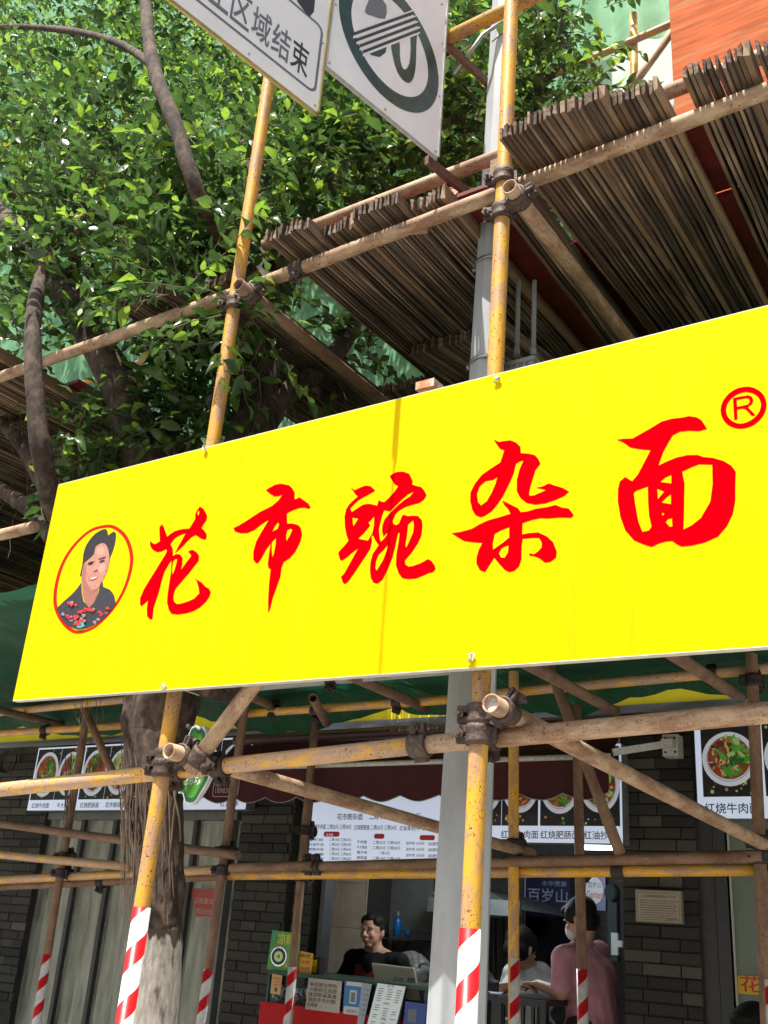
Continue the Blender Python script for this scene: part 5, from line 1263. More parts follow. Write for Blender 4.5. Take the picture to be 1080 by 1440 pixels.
# leaf shaped sign hanging beside the trunk
lf = thing('leaf_shaped_sign', 'green shamrock shaped shop sign beside the tree trunk', 'shop sign', at(268, 1130, 2.78))
LFY = 2.78
B = Board(lf, (0, LFY, 0), (1, 0, 0), VZ)
LG0, LG1, LG2 = mat('leaf_sign_rim', (0.55, 0.56, 0.55), .4), mat('leaf_sign_dark_green', (0.01, 0.09, 0.035), .4), mat('leaf_sign_green', (0.06, 0.24, 0.02), .4)
shape = [(540,140),(580,175),(610,148),(640,190),(645,240),(700,300),(690,400),(700,520),(690,640),(665,700),(630,770),(590,830),(570,870),(550,900),(520,935),(470,940),(430,925),(405,830),(360,830),(385,780),(315,750),(330,700),(360,660),(380,560),(370,480),(400,400),(430,300),(470,225),(500,160)]
cxs, cys = 530, 560
L_ = lambda f: [q2(200 + (cxs + (x - cxs) * f) / 7.2, 1000 + (cys + (y - cys) * (1 - (1 - f) * .6)) / 7.2, LFY) for x, y in shape]
m = MB(); o2 = L_(1.0); n = len(o2); vs = [(x, LFY + .001, z) for x, z in o2] + [(x, LFY + .02, z) for x, z in o2]
vv, ff = fill2d(o2); m.add([(x, LFY + .0012, z) for x, z in vv], ff); m.add([(x, LFY + .02, z) for x, z in vv], ff); m.add(vs, [(i, (i + 1) % n, n + (i + 1) % n, n + i) for i in range(n)])
m.build('plate', LG0, lf)
B.poly('face', LG1, L_(.92), 1); B.poly('face', LG2, L_(.74), 2)
x_, z_ = q2(266, 1022, LFY); B.text('lettering', LG0, '豆', *q2(263, 1052, LFY), .028, None, 3); B.text('lettering', LG0, '捞坊', *q2(261, 1104, LFY), .038, None, 3)
B.finish()
m = MB(); m.bar((x_ - .03, LFY + .022, z_ + .01), (x_ - .12, 2.95, z_ + .01), .012, .012); m.build('arm', STR, lf)

# curtained glass at the left
def glazing(label, xa, xb, z0, z1, Y, mull, name='shop_window'):
    t = thing(name, label, 'shop window', ((xa + xb) / 2, Y, z0))
    def fb(nm, a, b, m=FRAMEG): q = MB(); q.box(a, b); return q.build(nm, m, t)
    fb('head_rail', (xa, Y - .02, z1 - .05), (xb, Y + .05, z1), FRAMEG); fb('sill', (xa, Y - .02, z0), (xb, Y + .05, z0 + .06))
    for x, w, mm in mull: fb('mullion', (x - w / 2, Y - .018, z0 + .061), (x + w / 2, Y + .045, z1 - .051), mm)
    return t
wx = lambda px, Y=5.36: at(px, 1300, Y).x
gz0, gz1 = .5, 2.30
t = glazing('tall curtained shop glass with dark mullions behind the far left uprights', wx(30), wx(321), gz0, gz1, 5.34, [(wx(34), .10, FRAMEB), (wx(98), .035, FRAMEB), (wx(145), .035, FRAMEB), (wx(214), .035, FRAMEB), (wx(262), .03, FRAMEB), (wx(312), .05, FRAMEG)])
GLS = mat('glass_dusty', (0.40, 0.42, 0.35), 0.10, alpha=.30, var=.5, vscale=3, stretch=(2, 1, .4), spec=.6)
xs = [wx(36), wx(98), wx(145), wx(214), wx(262), wx(312)]
for i in range(5):
    q = MB(); q.box((xs[i] + .018, 5.355, gz0 + .062), (xs[i + 1] - .018, 5.361, gz1 - .052)); q.build('pane', GLS, t)
CUR = mat('pvc_curtain_strip', (0.66, 0.67, 0.56), .45, var=.25, vscale=3, rnd=.3, col2=(0.82, 0.82, 0.70), mix=(.5, .7), stretch=(3, 1, .5), trans=.2)
ct = thing('strip_curtain', 'row of pale grey green curtain strips behind the left glass', 'curtain', (-5.5, 5.45, 2.25))
rn = random.Random(4); x = wx(38); 
while x < wx(316):
    w_ = .205; a_ = rn.uniform(-.010, .010)
    q = MB(); q.grid(lambda u, v: Vector((x + w_ * u, 5.44 + .02 * math.sin(u * 3.14) + a_ + .012 * noise.noise(Vector((x * 5 + u, v * 3, 0))), .45 + v * 1.83)), 6, 8); q.build('strip', CUR, ct); x += w_ * .86
B = Board(t, (0, 5.352, 0), (1, 0, 0), VZ)
B.poly('sticker', mat('sticker_faded_red', (0.36, 0.06, 0.05), .5), [q2(269, 1250, 5.352), q2(276, 1289, 5.352), q2(303, 1289, 5.352), q2(303, 1250, 5.352)][::1], 1)
tline(B, mat('sticker_pale_text', (.45, .28, .24), .5), '正在营业', 273, 1270, 300, 8, 2, 5.352); tline(B, MATS['sticker_pale_text'], '欢迎光临', 275, 1285, 300, 8, 2, 5.352)
B.finish()
m = MB(); m.box((wx(30), 5.33, gz1 + .002), (wx(321), 5.44, 2.42)); tag(m.build('transom_panel', FRAMEG), 'dark panel between the left picture board and the curtained glass', 'panel')
wc = at(12, 1070, 5.26)
tc_ = MB()
for i in range(5): tc_.tube([Vector((wc.x + (.085 + i * .006) * math.cos(a), 5.27 - i * .006, wc.z + (.085 + i * .004) * math.sin(a))) for a in [2 * math.pi * k / 20 for k in range(21)]], .004, 5, cap=False)
tag(tc_.build('cable_coil', mat('cable_black', (.02, .02, .02), .6)), 'coil of dark cable hanging on the left brick pillar', 'cable')

# right: jamb, glass, sticker
gx = lambda px, Y=5.36: at(px, 1300, Y).x
t = glazing('grey green glass door at the right edge with a yellow sticker', gx(1012), gx(1200), .45, 2.30, 5.34, [(gx(1022), .07, FRAMEB), (gx(1031), .012, mat('door_edge_pale', (.6, .6, .52), .4)), (gx(1190), .05, FRAMEG)], 'glass_door')
q = MB(); q.box((gx(1033), 5.355, .512), (gx(1190), 5.362, 2.249)); q.build('pane', mat('glass_green_grey', (0.155, 0.19, 0.15), .25, var=.15, vscale=1.5), t)
B = Board(t, (0, 5.350, 0), (1, 0, 0), VZ)
B.poly('sticker', mat('sticker_yellow', (.62, .40, .01), .5), [q2(1037, 1397, 5.35), q2(1100, 1402, 5.35), q2(1100, 1374, 5.35), q2(1037, 1372, 5.35)], 1)
B.text('lettering', MR, '花市', *q2(1042, 1394, 5.35), .07, .2, 2)
B.finish()
m = MB(); m.box((at(985, 1300, 5.36).x, 5.33, .42), (gx(1011) - .002, 5.5, 2.95)); tag(m.build('door_jamb', FRAMEB), 'black metal jamb between the dark brick pillar and glass door', 'door jamb')

# certificate
Yc = 5.265
ce = thing('certificate', 'beige framed notice fixed to the dark brick pillar', 'notice', at(926, 1300, Yc))
p = [q2(894, 1296, Yc), q2(960, 1301, Yc), q2(960, 1253, Yc), q2(894, 1249, Yc)]
m = MB(); m.box((p[0][0], Yc + .001, p[0][1]), (p[1][0], Yc + .03, p[2][1])); m.build('plate', mat('notice_rim', (.22, .18, .13), .5), ce)
x0, z0, x1, z1 = p[0][0], p[0][1], p[1][0], p[2][1]
B = Board(ce, (0, Yc, 0), (1, 0, 0), VZ)
B.rect('paper', mat('notice_paper', (.36, .31, .235), .6, var=.06), x0 + .006, z0 + .006, x1 - .006, z1 - .006, 1)
NI = mat('notice_ink', (.10, .08, .06), .6)
B.poly('border', NI, rrect(x0 + .012, z0 + .012, x1 - .012, z1 - .012, .006), 2, [rrect(x0 + .0145, z0 + .0145, x1 - .0145, z1 - .0145, .005)])
B.text('lettering', NI, '食品经营风险等级公示牌', x0 + .03, z1 - .036, .014, x1 - x0 - .06, 2)
rn = random.Random(2)
for i in range(8):
    z = z1 - .052 - i * .011; x = x0 + .026
    while x < x1 - .03:
        w_ = rn.uniform(.004, .012); B.rect('lettering', NI, x, z, x + w_, z + .004, 2); x += w_ + .0035
B.rect('lettering', NI, x1 - .075, z0 + .018, x1 - .02, z0 + .021, 2)
B.finish()

# ---------------------------------------------------------------- interior
fl = MB(); fl.box((-9.5, 5.02, .141), (1.4, 8.4, .42)); struct('shop_floor', fl, mat('shop_floor_tile', (.16, .15, .14), .5, var=.2))
TILE = mat('wall_tile_beige', (.46, .38, .29), .3, var=.12, vscale=4, rnd=.08, col2=(.54, .46, .36), mix=(.5, .7))
TILEG = mat('wall_tile_grey', (.13, .135, .125), .35, var=.15, vscale=4, rnd=.1)
iw = thing('interior_tiled_wall', 'beige and grey tiled wall behind the seated woman', 'wall', (-4.4, 6.4, .42))
m = MB(); m.box((-5.2, 6.42, .42), (-4.36, 6.70, 2.95)); m.box((-5.2, 6.72, .42), (-3.9, 6.95, 2.95)); m.build('backing', MORT, iw)
def tiles(x0, x1, z0, z1, Y, w, h, m, axis='x'):
    nx = max(1, round((x1 - x0) / w)); nz = round((z1 - z0) / h)
    me = None
    for i in range(nx):
        for k in range(nz):
            a0 = x0 + (x1 - x0) * i / nx + .0015; a1 = x0 + (x1 - x0) * (i + 1) / nx - .0015; b0 = z0 + (z1 - z0) * k / nz + .0015; b1 = z0 + (z1 - z0) * (k + 1) / nz - .0015
            q = MB()
            if axis == 'x': q.box((a0, Y, b0), (a1, Y + .012, b1))
            else: q.box((Y - .012, a0, b0), (Y, a1, b1))
            q.build('tile', m, iw)
xk = at(510, 1300, 6.40).x
tiles(-4.80, xk, .45, 2.85, 6.405, .20, .30, TILE)
tiles(6.405, 6.70, .45, 2.85, xk + .0125, .295, .60, mat('wall_tile_warm', (.42, .34, .25), .3, var=.1, vscale=4), 'y')
tiles(xk + .014, at(606, 1300, 6.7).x, .45, 2.85, 6.705, .28, .42, TILEG)
cj = MB(); cj.box((XL - .01, 5.37, .42), (XL + .018, 5.46, 2.9)); tag(cj.build('opening_jamb', FRAMEB), 'dark edge trim where the brick pillar meets the counter opening', 'door jamb')
# white strip of wall right of the kitchen
m = MB(); m.box((XR - .30, 6.2, 1.68), (XR + .3, 6.3, 2.95)); tag(m.build('partition_wall', mat('partition_pale', (.30, .36, .35), .6)), 'pale upper part of the partition beside the dark brick pillar', 'wall')
m = MB(); m.box((XR - .30, 6.205, .42), (XR + .3, 6.3, 1.678)); tag(m.build('partition_dado', mat('partition_grey', (.13, .155, .155), .6)), 'grey lower part of the partition beside the dark brick pillar', 'wall')
m = MB(); c = at(864, 1330, 6.18); m.box((c.x - .02, 6.18, c.z - .05), (c.x + .02, 6.203, c.z + .07)); m.box((c.x + .02, 6.17, c.z - .005), (c.x + .05, 6.203, c.z + .03)); tag(m.build('wall_switch', mat('switch_white', (.42, .44, .44), .4)), 'white switch plates on the grey partition', 'switch')
# shelf with blue bottle
sh = thing('wall_shelf', 'small metal shelf with a slanting strut behind the woman', 'shelf', at(565, 1318, 6.5))
a = at(542, 1318, 6.5); b = at(590, 1318, 6.5)
m = MB(); m.box((a.x, 6.40, a.z - .012), (b.x, 6.70, a.z)); m.build('board', FRAMEB, sh)
m = MB(); m.bar(at(578, 1322, 6.45), at(560, 1352, 6.66), .016, .016); m.build('strut', FRAMEB, sh)
m = MB(); m.bar(at(553, 1322, 6.6), at(553, 1360, 6.6), .016, .016); m.build('strut', FRAMEB, sh)
BLUE = mat('bottle_blue', (.01, .13, .36), .25); 
c = at(558, 1317, 6.5); bo = thing('blue_bottle', 'blue spray bottle standing on the wall shelf', 'bottle', c)
m = MB(); m.tube([c + VZ * .002, c + VZ * .11, c + VZ * .13], [.028, .028, .018], 14); m.build('body', BLUE, bo)
m = MB(); m.tube([c + VZ * .131, c + VZ * .165], [.012, .008], 10); m.build('cap', mat('cap_grey', (.2, .22, .25), .4), bo)
c = at(573, 1317, 6.5); m = MB(); m.tube([c + VZ * .001, c + VZ * .045], [.021, .023], 14); tag(m.build('blue_cup', BLUE), 'little blue cup beside the blue bottle on the shelf', 'cup')

# kitchen side: posters, hood, sheets, lamp
Yk = 7.6
pw = thing('water_poster', 'dark blue poster with large white characters at the back of the shop', 'poster', at(765, 1280, Yk))
p = [q2(735, 1300, Yk), q2(802, 1228, Yk)]
m = MB(); m.box((p[0][0], Yk + .001, p[0][1] - .5), (p[1][0], Yk + .02, p[1][1] + .1)); m.build('backing', mat('poster_navy', (.012, .014, .06), .4), pw)
B = Board(pw, (0, Yk, 0), (1, 0, 0), VZ); PT = mat('poster_pale_text', (.30, .34, .48), .4)
tline(B, PT, '百岁山', 742, 1268, 798, 20, 2, Yk); tline(B, PT, '水中贵族', 762, 1246, 797, 8, 2, Yk)
B.rect('edge_line', PT, p[0][0] + .01, p[0][1] - .4, p[0][0] + .022, p[1][1] + .08, 2); B.finish()
Yo = 6.9
po = thing('oval_water_sign', 'oval white sign with red lettering on a blue panel beside the poster', 'sign', at(836, 1262, Yo))
B = Board(po, (0, Yo, 0), (1, 0, 0), VZ); p = [q2(822, 1275, Yo), q2(851, 1232, Yo)]
m = MB(); m.box((p[0][0], Yo + .001, p[0][1] - .02), (p[1][0], Yo + .06, p[1][1])); m.build('box', mat('poster_blue', (.02, .03, .16), .4), po)
cc = q2(836, 1252, Yo); B.disc('oval', mat('oval_white', (.42, .46, .5), .4), cc[0], cc[1], .062, .085, 1, 28)
tline(B, MATS['poster_blue'], '百岁山', 827, 1248, 845, 8, 2, Yo); tline(B, MR, 'Ganten', 825, 1263, 848, 11, 2, Yo); B.finish()
ck = at(857, 1255, 6.6); m = MB(); m.tube([ck, ck + Vector((.02, .04, 0))], [.05, .05], 20); m.box((ck.x - .03, 6.64, ck.z - .4), (ck.x + .03, 6.7, ck.z - .0)); tag(m.build('wall_fan', mat('fan_grey', (.02, .03, .032), .6, spec=.2)), 'small round grey fan beside the oval sign', 'fan')
hd = thing('extractor_hood', 'steel extractor hood in the dark kitchen', 'extractor hood', at(730, 1262, 6.6))
a = at(684, 1240, 6.6); b = at(770, 1280, 6.6)
m = MB(); vs = [(a.x - .2, 6.2, b.z + .05), (b.x, 6.2, b.z - .02), (b.x, 7.2, b.z - .02), (a.x - .2, 7.2, b.z + .05), (a.x - .2, 6.4, b.z + .13), (b.x - .30, 6.4, b.z + .08), (b.x - .30, 7.1, b.z + .08), (a.x - .2, 7.1, b.z + .13)]
m.add(vs, [(0, 3, 2, 1), (4, 5, 6, 7), (0, 1, 5, 4), (1, 2, 6, 5), (2, 3, 7, 6), (3, 0, 4, 7)]); m.build('canopy', mat('hood_steel', (.10, .115, .11), .45, metal=.3, var=.2), hd)
m = MB(); m.box((a.x - .2, 6.17, b.z - .06), (b.x + .01, 6.199, b.z + .03)); m.build('lip', MATS['hood_steel'], hd)
gs = MB(); gs.grid(lambda u, v: at(690 + 40 * u, 1290 + 150 * v, 6.9) + Vector((0, .03 * math.sin(u * 40), 0)), 24, 4); tag(gs.build('steel_panel', mat('panel_steel_dark', (.09, .095, .09), .4, var=.2)), 'dark ribbed panel left of the kitchen equipment', 'panel')
sk = MB(); sk.grid(lambda u, v: at(740 + 70 * u, 1290 + 110 * v, 7.1 + .25 * math.sin(u * 5 + v * 4)) , 18, 14); tag(sk.build('plastic_cover', mat('cover_navy_plastic', (.006, .009, .03), .4, var=.4, vscale=6, spec=.3)), 'shiny navy plastic cover under the extractor hood', 'plastic cover')
# lit ceiling lamp, with an unseen long tube and fill light added
lc_ = at(842, 1190, 5.70); lampt = thing('ceiling_lamp', 'lit white tube lamp on the shop ceiling with a long unseen tube added', 'ceiling lamp', lc_)
m = MB(); m.bar(lc_ + Vector((-1.10, 0, .06)), lc_ + Vector((-.13, 0, .06)), .045, .03); m.bar(lc_ + Vector((-.09, 0, 0)), lc_ + Vector((.10, 0, 0)), .06, .035); m.build('tube', mat('lamp_glow', (.8, .9, 1), .3, emit=(.8, .95, 1.0), estr=5), lampt)  # long tube is added, hidden behind the menu board; then the short lamp
m = MB(); m.bar(lc_ + Vector((-1.12, 0, .09)), lc_ + Vector((-.125, 0, .09)), .07, .02); m.bar(lc_ + Vector((-.115, 0, .032)), lc_ + Vector((.12, 0, .032)), .07, .02)  # bars housing the added long tube and the short lamp
m.tube([lc_ + Vector((-.9, 0, .10)), lc_ + Vector((-.9, 0, .80))], .004, 6); m.tube([lc_ + Vector((0, 0, .04)), lc_ + Vector((0, 0, .80))], .004, 6); m.build('housing', mat('lamp_housing', (.4, .4, .4), .5), lampt)
ld = bpy.data.lights.new('hidden_fill_light', 'POINT'); ld.energy = 13; ld.shadow_soft_size = .08; ld.color = (.9, .96, 1); lo = bpy.data.objects.new('hidden_fill_light', ld); C.objects.link(lo); lo.location = lc_ + Vector((-.85, 0, -.02)); attach(lo, lampt)  # added fill to brighten the tiled wall and the seated woman

# counter
ca, cb = at(372, 1400, 5.02).x, at(600, 1400, 5.02).x; zt = 1.385; zm = at(380, 1410, 5.02).z
ctr = thing('display_counter', 'serving counter with dark green framed glass case on a red base', 'counter', ((ca + cb) / 2, 5.2, .42))
m = MB(); m.box((ca - .03, 5.025, .421), (cb, 5.48, zm)); m.build('base', mat('counter_red', (.42, .006, .006), .5, spec=.2), ctr)
GF = mat('case_dark_green', (.012, .05, .035), .35)
def cbx(nm, a, b, m): q = MB(); q.box(a, b); return q.build(nm, m, ctr)
cbx('top_rim', (ca, 5.03, zt - .02), (cb, 5.47, zt), GF)
for x in (ca, ca + (cb - ca) * .52, cb - .02): cbx('post', (x, 5.03, zm + .001), (x + .018, 5.05, zt - .021), GF)
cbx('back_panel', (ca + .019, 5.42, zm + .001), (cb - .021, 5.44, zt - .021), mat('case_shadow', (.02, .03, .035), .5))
cbx('glass', (ca + .019, 5.034, zm + .001), (cb - .021, 5.037, zt - .021), mat('case_glass', (.10, .13, .13), .06, alpha=.07))
BW = mat('bowl_blue_white', (.48, .56, .58), .25, col2=(.02, .07, .10), vscale=60, mix=(.48, .52)); 
for i, px in enumerate((391, 416, 442, 468)):
    c = at(px, 1418, 5.16); c.z = zm + .003; b_ = thing('porcelain_bowl', ['patterned bowl under the small price card', 'patterned bowl behind the striped upright', 'patterned bowl under the left half of the handwritten note', 'patterned bowl under the right end of the handwritten note'][i], 'bowl', c, 'patterned bowls in the glass case')
    m = MB(); m.tube([c, c + VZ * .01, c + VZ * .03, c + VZ * .075, c + VZ * .082], [.032, .036, .052, .065, .067], 22); m.build('bowl', BW, b_)
    m = MB(); m.tube([c + VZ * .0825, c + VZ * .086], [.0668, .0668], 22); m.build('rim', mat('bowl_rim_dark', (.03, .05, .06), .3), b_)
# posters and papers
def card(name, label, pts, Y, m, th=.006, tilt=None, cat='poster', group=None):
    P_ = [Vector((*(lambda w: (w.x, w.y, w.z))(at(px, py, Y)),)) for px, py in pts]   # bl, br, tr, tl
    t = thing(name, label, cat, P_[0], group)
    q = MB(); nrm = Vector((0, th, 0)); q.add([*P_, *[v + nrm for v in P_]], [(0, 1, 2, 3), (7, 6, 5, 4), (0, 4, 5, 1), (1, 5, 6, 2), (2, 6, 7, 3), (3, 7, 4, 0)]); q.build('sheet', m, t)
    return t, Board(t, (0, Y, 0), (1, 0, 0), VZ)
Y5 = 5.06
t, B = card('dessert_poster', 'green dessert poster with a dark bowl picture standing on the counter', [(375, 1363), (418, 1369), (422, 1313), (383, 1308)], Y5, mat('poster_green', (.05, .25, .03), .4, col2=(.09, .34, .05), vscale=6, mix=(.4, .6)))
tline(B, mat('poster_yellow', (.6, .55, .05), .4), '凉糕', 390, 1327, 414, 15, 2, Y5); tline(B, MR, '清爽可口', 387, 1334, 402, 5, 2, Y5)
c = q2(392, 1345, Y5); B.disc('dish_picture', MW, c[0], c[1], .058, .052, 2, 24); B.disc('dish_picture', MD, c[0], c[1], .052, .045, 3, 24); B.disc('dish_picture', FOOD['pale'], c[0], c[1], .032, .028, 4, 20); B.disc('dish_picture', FOOD['meat'], c[0], c[1], .012, .010, 5, 12); B.disc('dish_picture', FOOD['egg'], c[0], c[1], .006, .005, 6, 12)
B.rect('lettering', mat('poster_blue2', (.04, .25, .4), .4), *q2(384, 1322, Y5), *q2(388, 1310, Y5), 2); tline(B, FOOD['egg'], '6元', 400, 1361, 414, 8, 2, Y5); B.finish()
OY = mat('poster_orange_yellow', (.55, .28, .01), .45)
t, B = card('orange_poster', 'orange yellow poster with red lettering right of the striped upright', [(418, 1369), (436, 1372), (440, 1341), (421, 1337)], Y5 + .01, OY)
for i, s in enumerate(('特色小吃', '冰粉', '凉虾')): tline(B, MR if i else MK, s, 422, 1346 + i * 9, 436, 5, 2, Y5 + .01)
B.finish()
t, B = card('small_carton', 'small dark carton with a yellow label beside the orange poster', [(436, 1373), (448, 1375), (451, 1346), (438, 1344)], Y5 + .06, mat('carton_dark', (.03, .02, .015), .4), th=.05, cat='box')
B.rect('label', mat('poster_yellow', (.6, .55, .05), .4), *q2(438, 1367, Y5 + .06), *q2(446, 1350, Y5 + .06), 1); tline(B, MR, '好', 439, 1364, 445, 6, 2, Y5 + .06); B.finish()
Yg = 5.018
t, B = card('price_card', 'small orange price card on the left of the glass case', [(380, 1397), (394, 1399), (397, 1372), (383, 1369)], Yg, mat('card_orange', (.50, .33, .12), .5), th=.002, cat='card')
for i in range(3): tline(B, MR, ('红糖糍粑', '一份 8元', '冰粉 5元')[i], 384, 1377 + i * 4.5, 395, 3, 1, Yg)
B.rect('lettering', MK, *q2(386, 1394, Yg), *q2(390, 1389, Yg), 1); B.finish()
t, B = card('handwritten_note', 'beige note with rows of handwriting taped to the glass case', [(429, 1419), (477, 1425), (481, 1380), (434, 1375)], Yg, mat('note_paper', (.40, .37, .31), .6, var=.08, vscale=10), th=.002, cat='note')
rn = random.Random(9)
NT = '本店推出特色小面欢迎品尝请自取餐具清汤抄手先付款后用餐谢谢配合'
for i in range(5):
    x0, z0 = q2(434 - i * .8, 1386 + i * 7.2, Yg)
    s = NT[i * 6:i * 6 + (6 if i < 4 else 3)]
    B.text('lettering', MK, s, x0 + .005, z0, .021, (.19 if i < 4 else .07), 1)
B.finish()
t, B = card('blue_payment_card', 'blue payment card with white foot strip on the glass case', [(482, 1424), (506, 1426), (511, 1383), (485, 1380)], Yg, mat('card_blue', (.02, .17, .38), .4), th=.002, cat='card')
WP = mat('paper_white', (.50, .52, .52), .5)
B.rect('panel', WP, *q2(491, 1411, Yg), *q2(502, 1393, Yg), 1); B.rect('panel', mat('panel_grey', (.12, .16, .17), .5), *q2(493, 1409, Yg), *q2(500, 1396, Yg), 2)
B.rect('strip', WP, *q2(483, 1425.5, Yg), *q2(506, 1417, Yg), 1); B.rect('strip', WP, *q2(487, 1385.5, Yg), *q2(509, 1382.0, Yg), 1); tline(B, MK, '扫码支付', 487, 1423, 502, 4, 2, Yg); B.finish()
t, B = card('white_leaflet', 'narrow bluish white leaflet beside the blue payment card', [(502, 1442), (511, 1442), (523, 1384), (509, 1382)], Yg - .004, mat('leaflet_bluish', (.30, .34, .42), .5), th=.002, cat='leaflet')
for i in range(6): tline(B, MATS['panel_grey'], '小面', 511 - i * 1.2, 1393 + i * 7, 519 - i * 1.2, 3, 1, Yg - .004)
B.finish()
# tilted tabletop menu in a black stand
Ym = 4.965
st_ = thing('menu_stand', 'black menu stand holding a white list with red headings', 'menu stand', at(535, 1440, Ym))
P_ = [at(512, 1455, Ym), at(556, 1462, Ym), at(571, 1390, Ym + .05), at(530, 1381, Ym + .05)]
m = MB(); m.add([*P_, *[v + Vector((0, .012, 0)) for v in P_]], [(0, 1, 2, 3), (7, 6, 5, 4), (0, 4, 5, 1), (1, 5, 6, 2), (2, 6, 7, 3), (3, 7, 4, 0)]); m.build('stand', MATS['cable_black'], st_)
m = MB(); m.box((P_[0].x, Ym, P_[0].z - .05), (P_[1].x, Ym + .2, P_[0].z)); m.build('foot', MATS['cable_black'], st_)
nr_ = (P_[1] - P_[0]).cross(P_[3] - P_[0]).normalized(); 
if nr_.y > 0: nr_ = -nr_
u_ = (P_[1] - P_[0]).normalized(); v_ = nr_.cross(u_)
B = Board(st_, P_[0] + nr_ * .001, u_, v_); W_ = (P_[1] - P_[0]).length; H_ = (P_[3] - P_[0]).dot(v_); sk_ = (P_[3] - P_[0]).dot(u_)
sp2 = lambda x, y: (x * W_ + sk_ * y, y * H_)
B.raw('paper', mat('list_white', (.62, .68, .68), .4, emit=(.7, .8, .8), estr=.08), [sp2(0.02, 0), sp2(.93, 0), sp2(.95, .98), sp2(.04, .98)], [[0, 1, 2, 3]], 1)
for y, mm, s in ((.93, MR, '面食类'), (.60, MR, '加料'), (.30, MR, '小吃')): B.text('lettering', mm, s, *sp2(.38, y), .012, .04, 2)
rn = random.Random(6)
for i in range(19):
    y = .88 - i * .045
    if abs(y - .6) < .03 or abs(y - .3) < .03: continue
    for x in (.12, .42, .70):
        if rn.random() < .85: B.raw('lettering', MATS['panel_grey'], [sp2(x, y), sp2(x + rn.uniform(.1, .2), y), sp2(x + .15, y + .014), sp2(x, y + .014)], [[0, 1, 2, 3]], 2)
B.finish()
# till screen seen from behind
til = thing('till_screen', 'beige till screen seen from behind on the counter', 'till', at(560, 1410, 5.3))
P_ = [at(531, 1400, 5.22), at(590, 1408, 5.25), at(582, 1361, 5.30), at(522, 1354, 5.27)]
m = MB(); q_ = Vector((-.01, .03, 0)); m.add([*P_, *[v + q_ for v in P_]], [(0, 1, 2, 3), (7, 6, 5, 4), (0, 4, 5, 1), (1, 5, 6, 2), (2, 6, 7, 3), (3, 7, 4, 0)])
o = m.build('housing', mat('till_beige', (.40, .37, .28), .45, var=.06), til)
bv = o.modifiers.new('b', 'BEVEL'); bv.width = .006; bv.segments = 2
m = MB(); c0 = at(558, 1405, 5.28); m.box((c0.x - .06, 5.26, zt), (c0.x + .05, 5.36, c0.z + .03)); m.build('foot', MATS['till_beige'], til)
nrm = (P_[1] - P_[0]).cross(P_[3] - P_[0]).normalized()
if nrm.y > 0: nrm = -nrm
u_ = (P_[1] - P_[0]).normalized(); B = Board(til, P_[0] + nrm * .0004, u_, nrm.cross(u_))
B.rect('label', MATS['panel_grey'], .155, .08, .20, .115, 1); B.rect('vent', mat('till_shade', (.26, .24, .18), .5), .07, .075, .135, .11, 1); B.disc('badge', MATS['till_shade'], .115, .14, .012, .008, 1, 12); B.finish()
t, B = card('blue_payment_stand', 'blue standing payment card at the right end of the counter', [(566, 1450), (596, 1452), (600, 1412), (570, 1408)], 5.0, mat('card_blue2', (.03, .07, .30), .4), th=.02, cat='card')
B.rect('panel', MATS['panel_grey'], *q2(573, 1437, 5.0), *q2(586, 1420, 5.0), 1); B.finish()
bagm = MB(); c = at(578, 1358, 6.0); bagm.ell(c - VZ * .03, (.13, .10, .12), 30, 22)
for i, v in enumerate(bagm.v): 
    n_ = noise.noise(Vector(v) * 12) * .07 + noise.noise(Vector(v) * 30) * .03; bagm.v[i] = (v[0] + n_, v[1] + n_, v[2] - abs(n_))
tag(bagm.build('plastic_bag', mat('bag_translucent', (.15, .155, .14), .35, alpha=.7)), 'crumpled pale plastic bag behind the till screen', 'bag')
# table in the kitchen opening
tb_ = thing('dark_table', 'dark table between the arguing hands in the opening', 'table', at(725, 1400, 5.35))
a = at(684, 1397, 5.15); b = at(772, 1400, 5.15)
m = MB(); m.box((a.x, 5.15, a.z - .03), (b.x, 5.75, a.z)); m.build('table_top', mat('table_black', (.015, .016, .018), .3), tb_)
for x in (a.x + .02, b.x - .05):
    for y in (5.17, 5.7):
        m = MB(); m.box((x, y, .421), (x + .03, y + .03, a.z - .031)); m.build('leg', MATS['table_black'], tb_)
ch = thing('dark_chair', 'dark slatted chair back below the table edge', 'chair', at(735, 1440, 5.05))
for i in range(5):
    p_ = at(706 + i * 14, 1412, 5.08); m = MB(); m.box((p_.x, 5.07, p_.z - .35), (p_.x + .014, 5.09, p_.z)); m.build('slat', MATS['table_black'], ch)
p_ = at(700, 1410, 5.08); p2_ = at(770, 1412, 5.08); m = MB(); m.box((p_.x, 5.06, p_.z), (p2_.x, 5.1, p_.z + .03)); m.build('top_rail', MATS['table_black'], ch)
for x in (p_.x, p2_.x - .03): m = MB(); m.box((x, 5.06, .421), (x + .03, 5.1, p_.z - .001)); m.build('leg', MATS['table_black'], ch)
c = at(697, 1393, 5.25); c.z = a.z; m = MB(); m.tube([c + VZ * .001, c + VZ * .008], [.03, .045], 16); tag(m.build('saucer', MW), 'white saucer on the dark table', 'saucer')

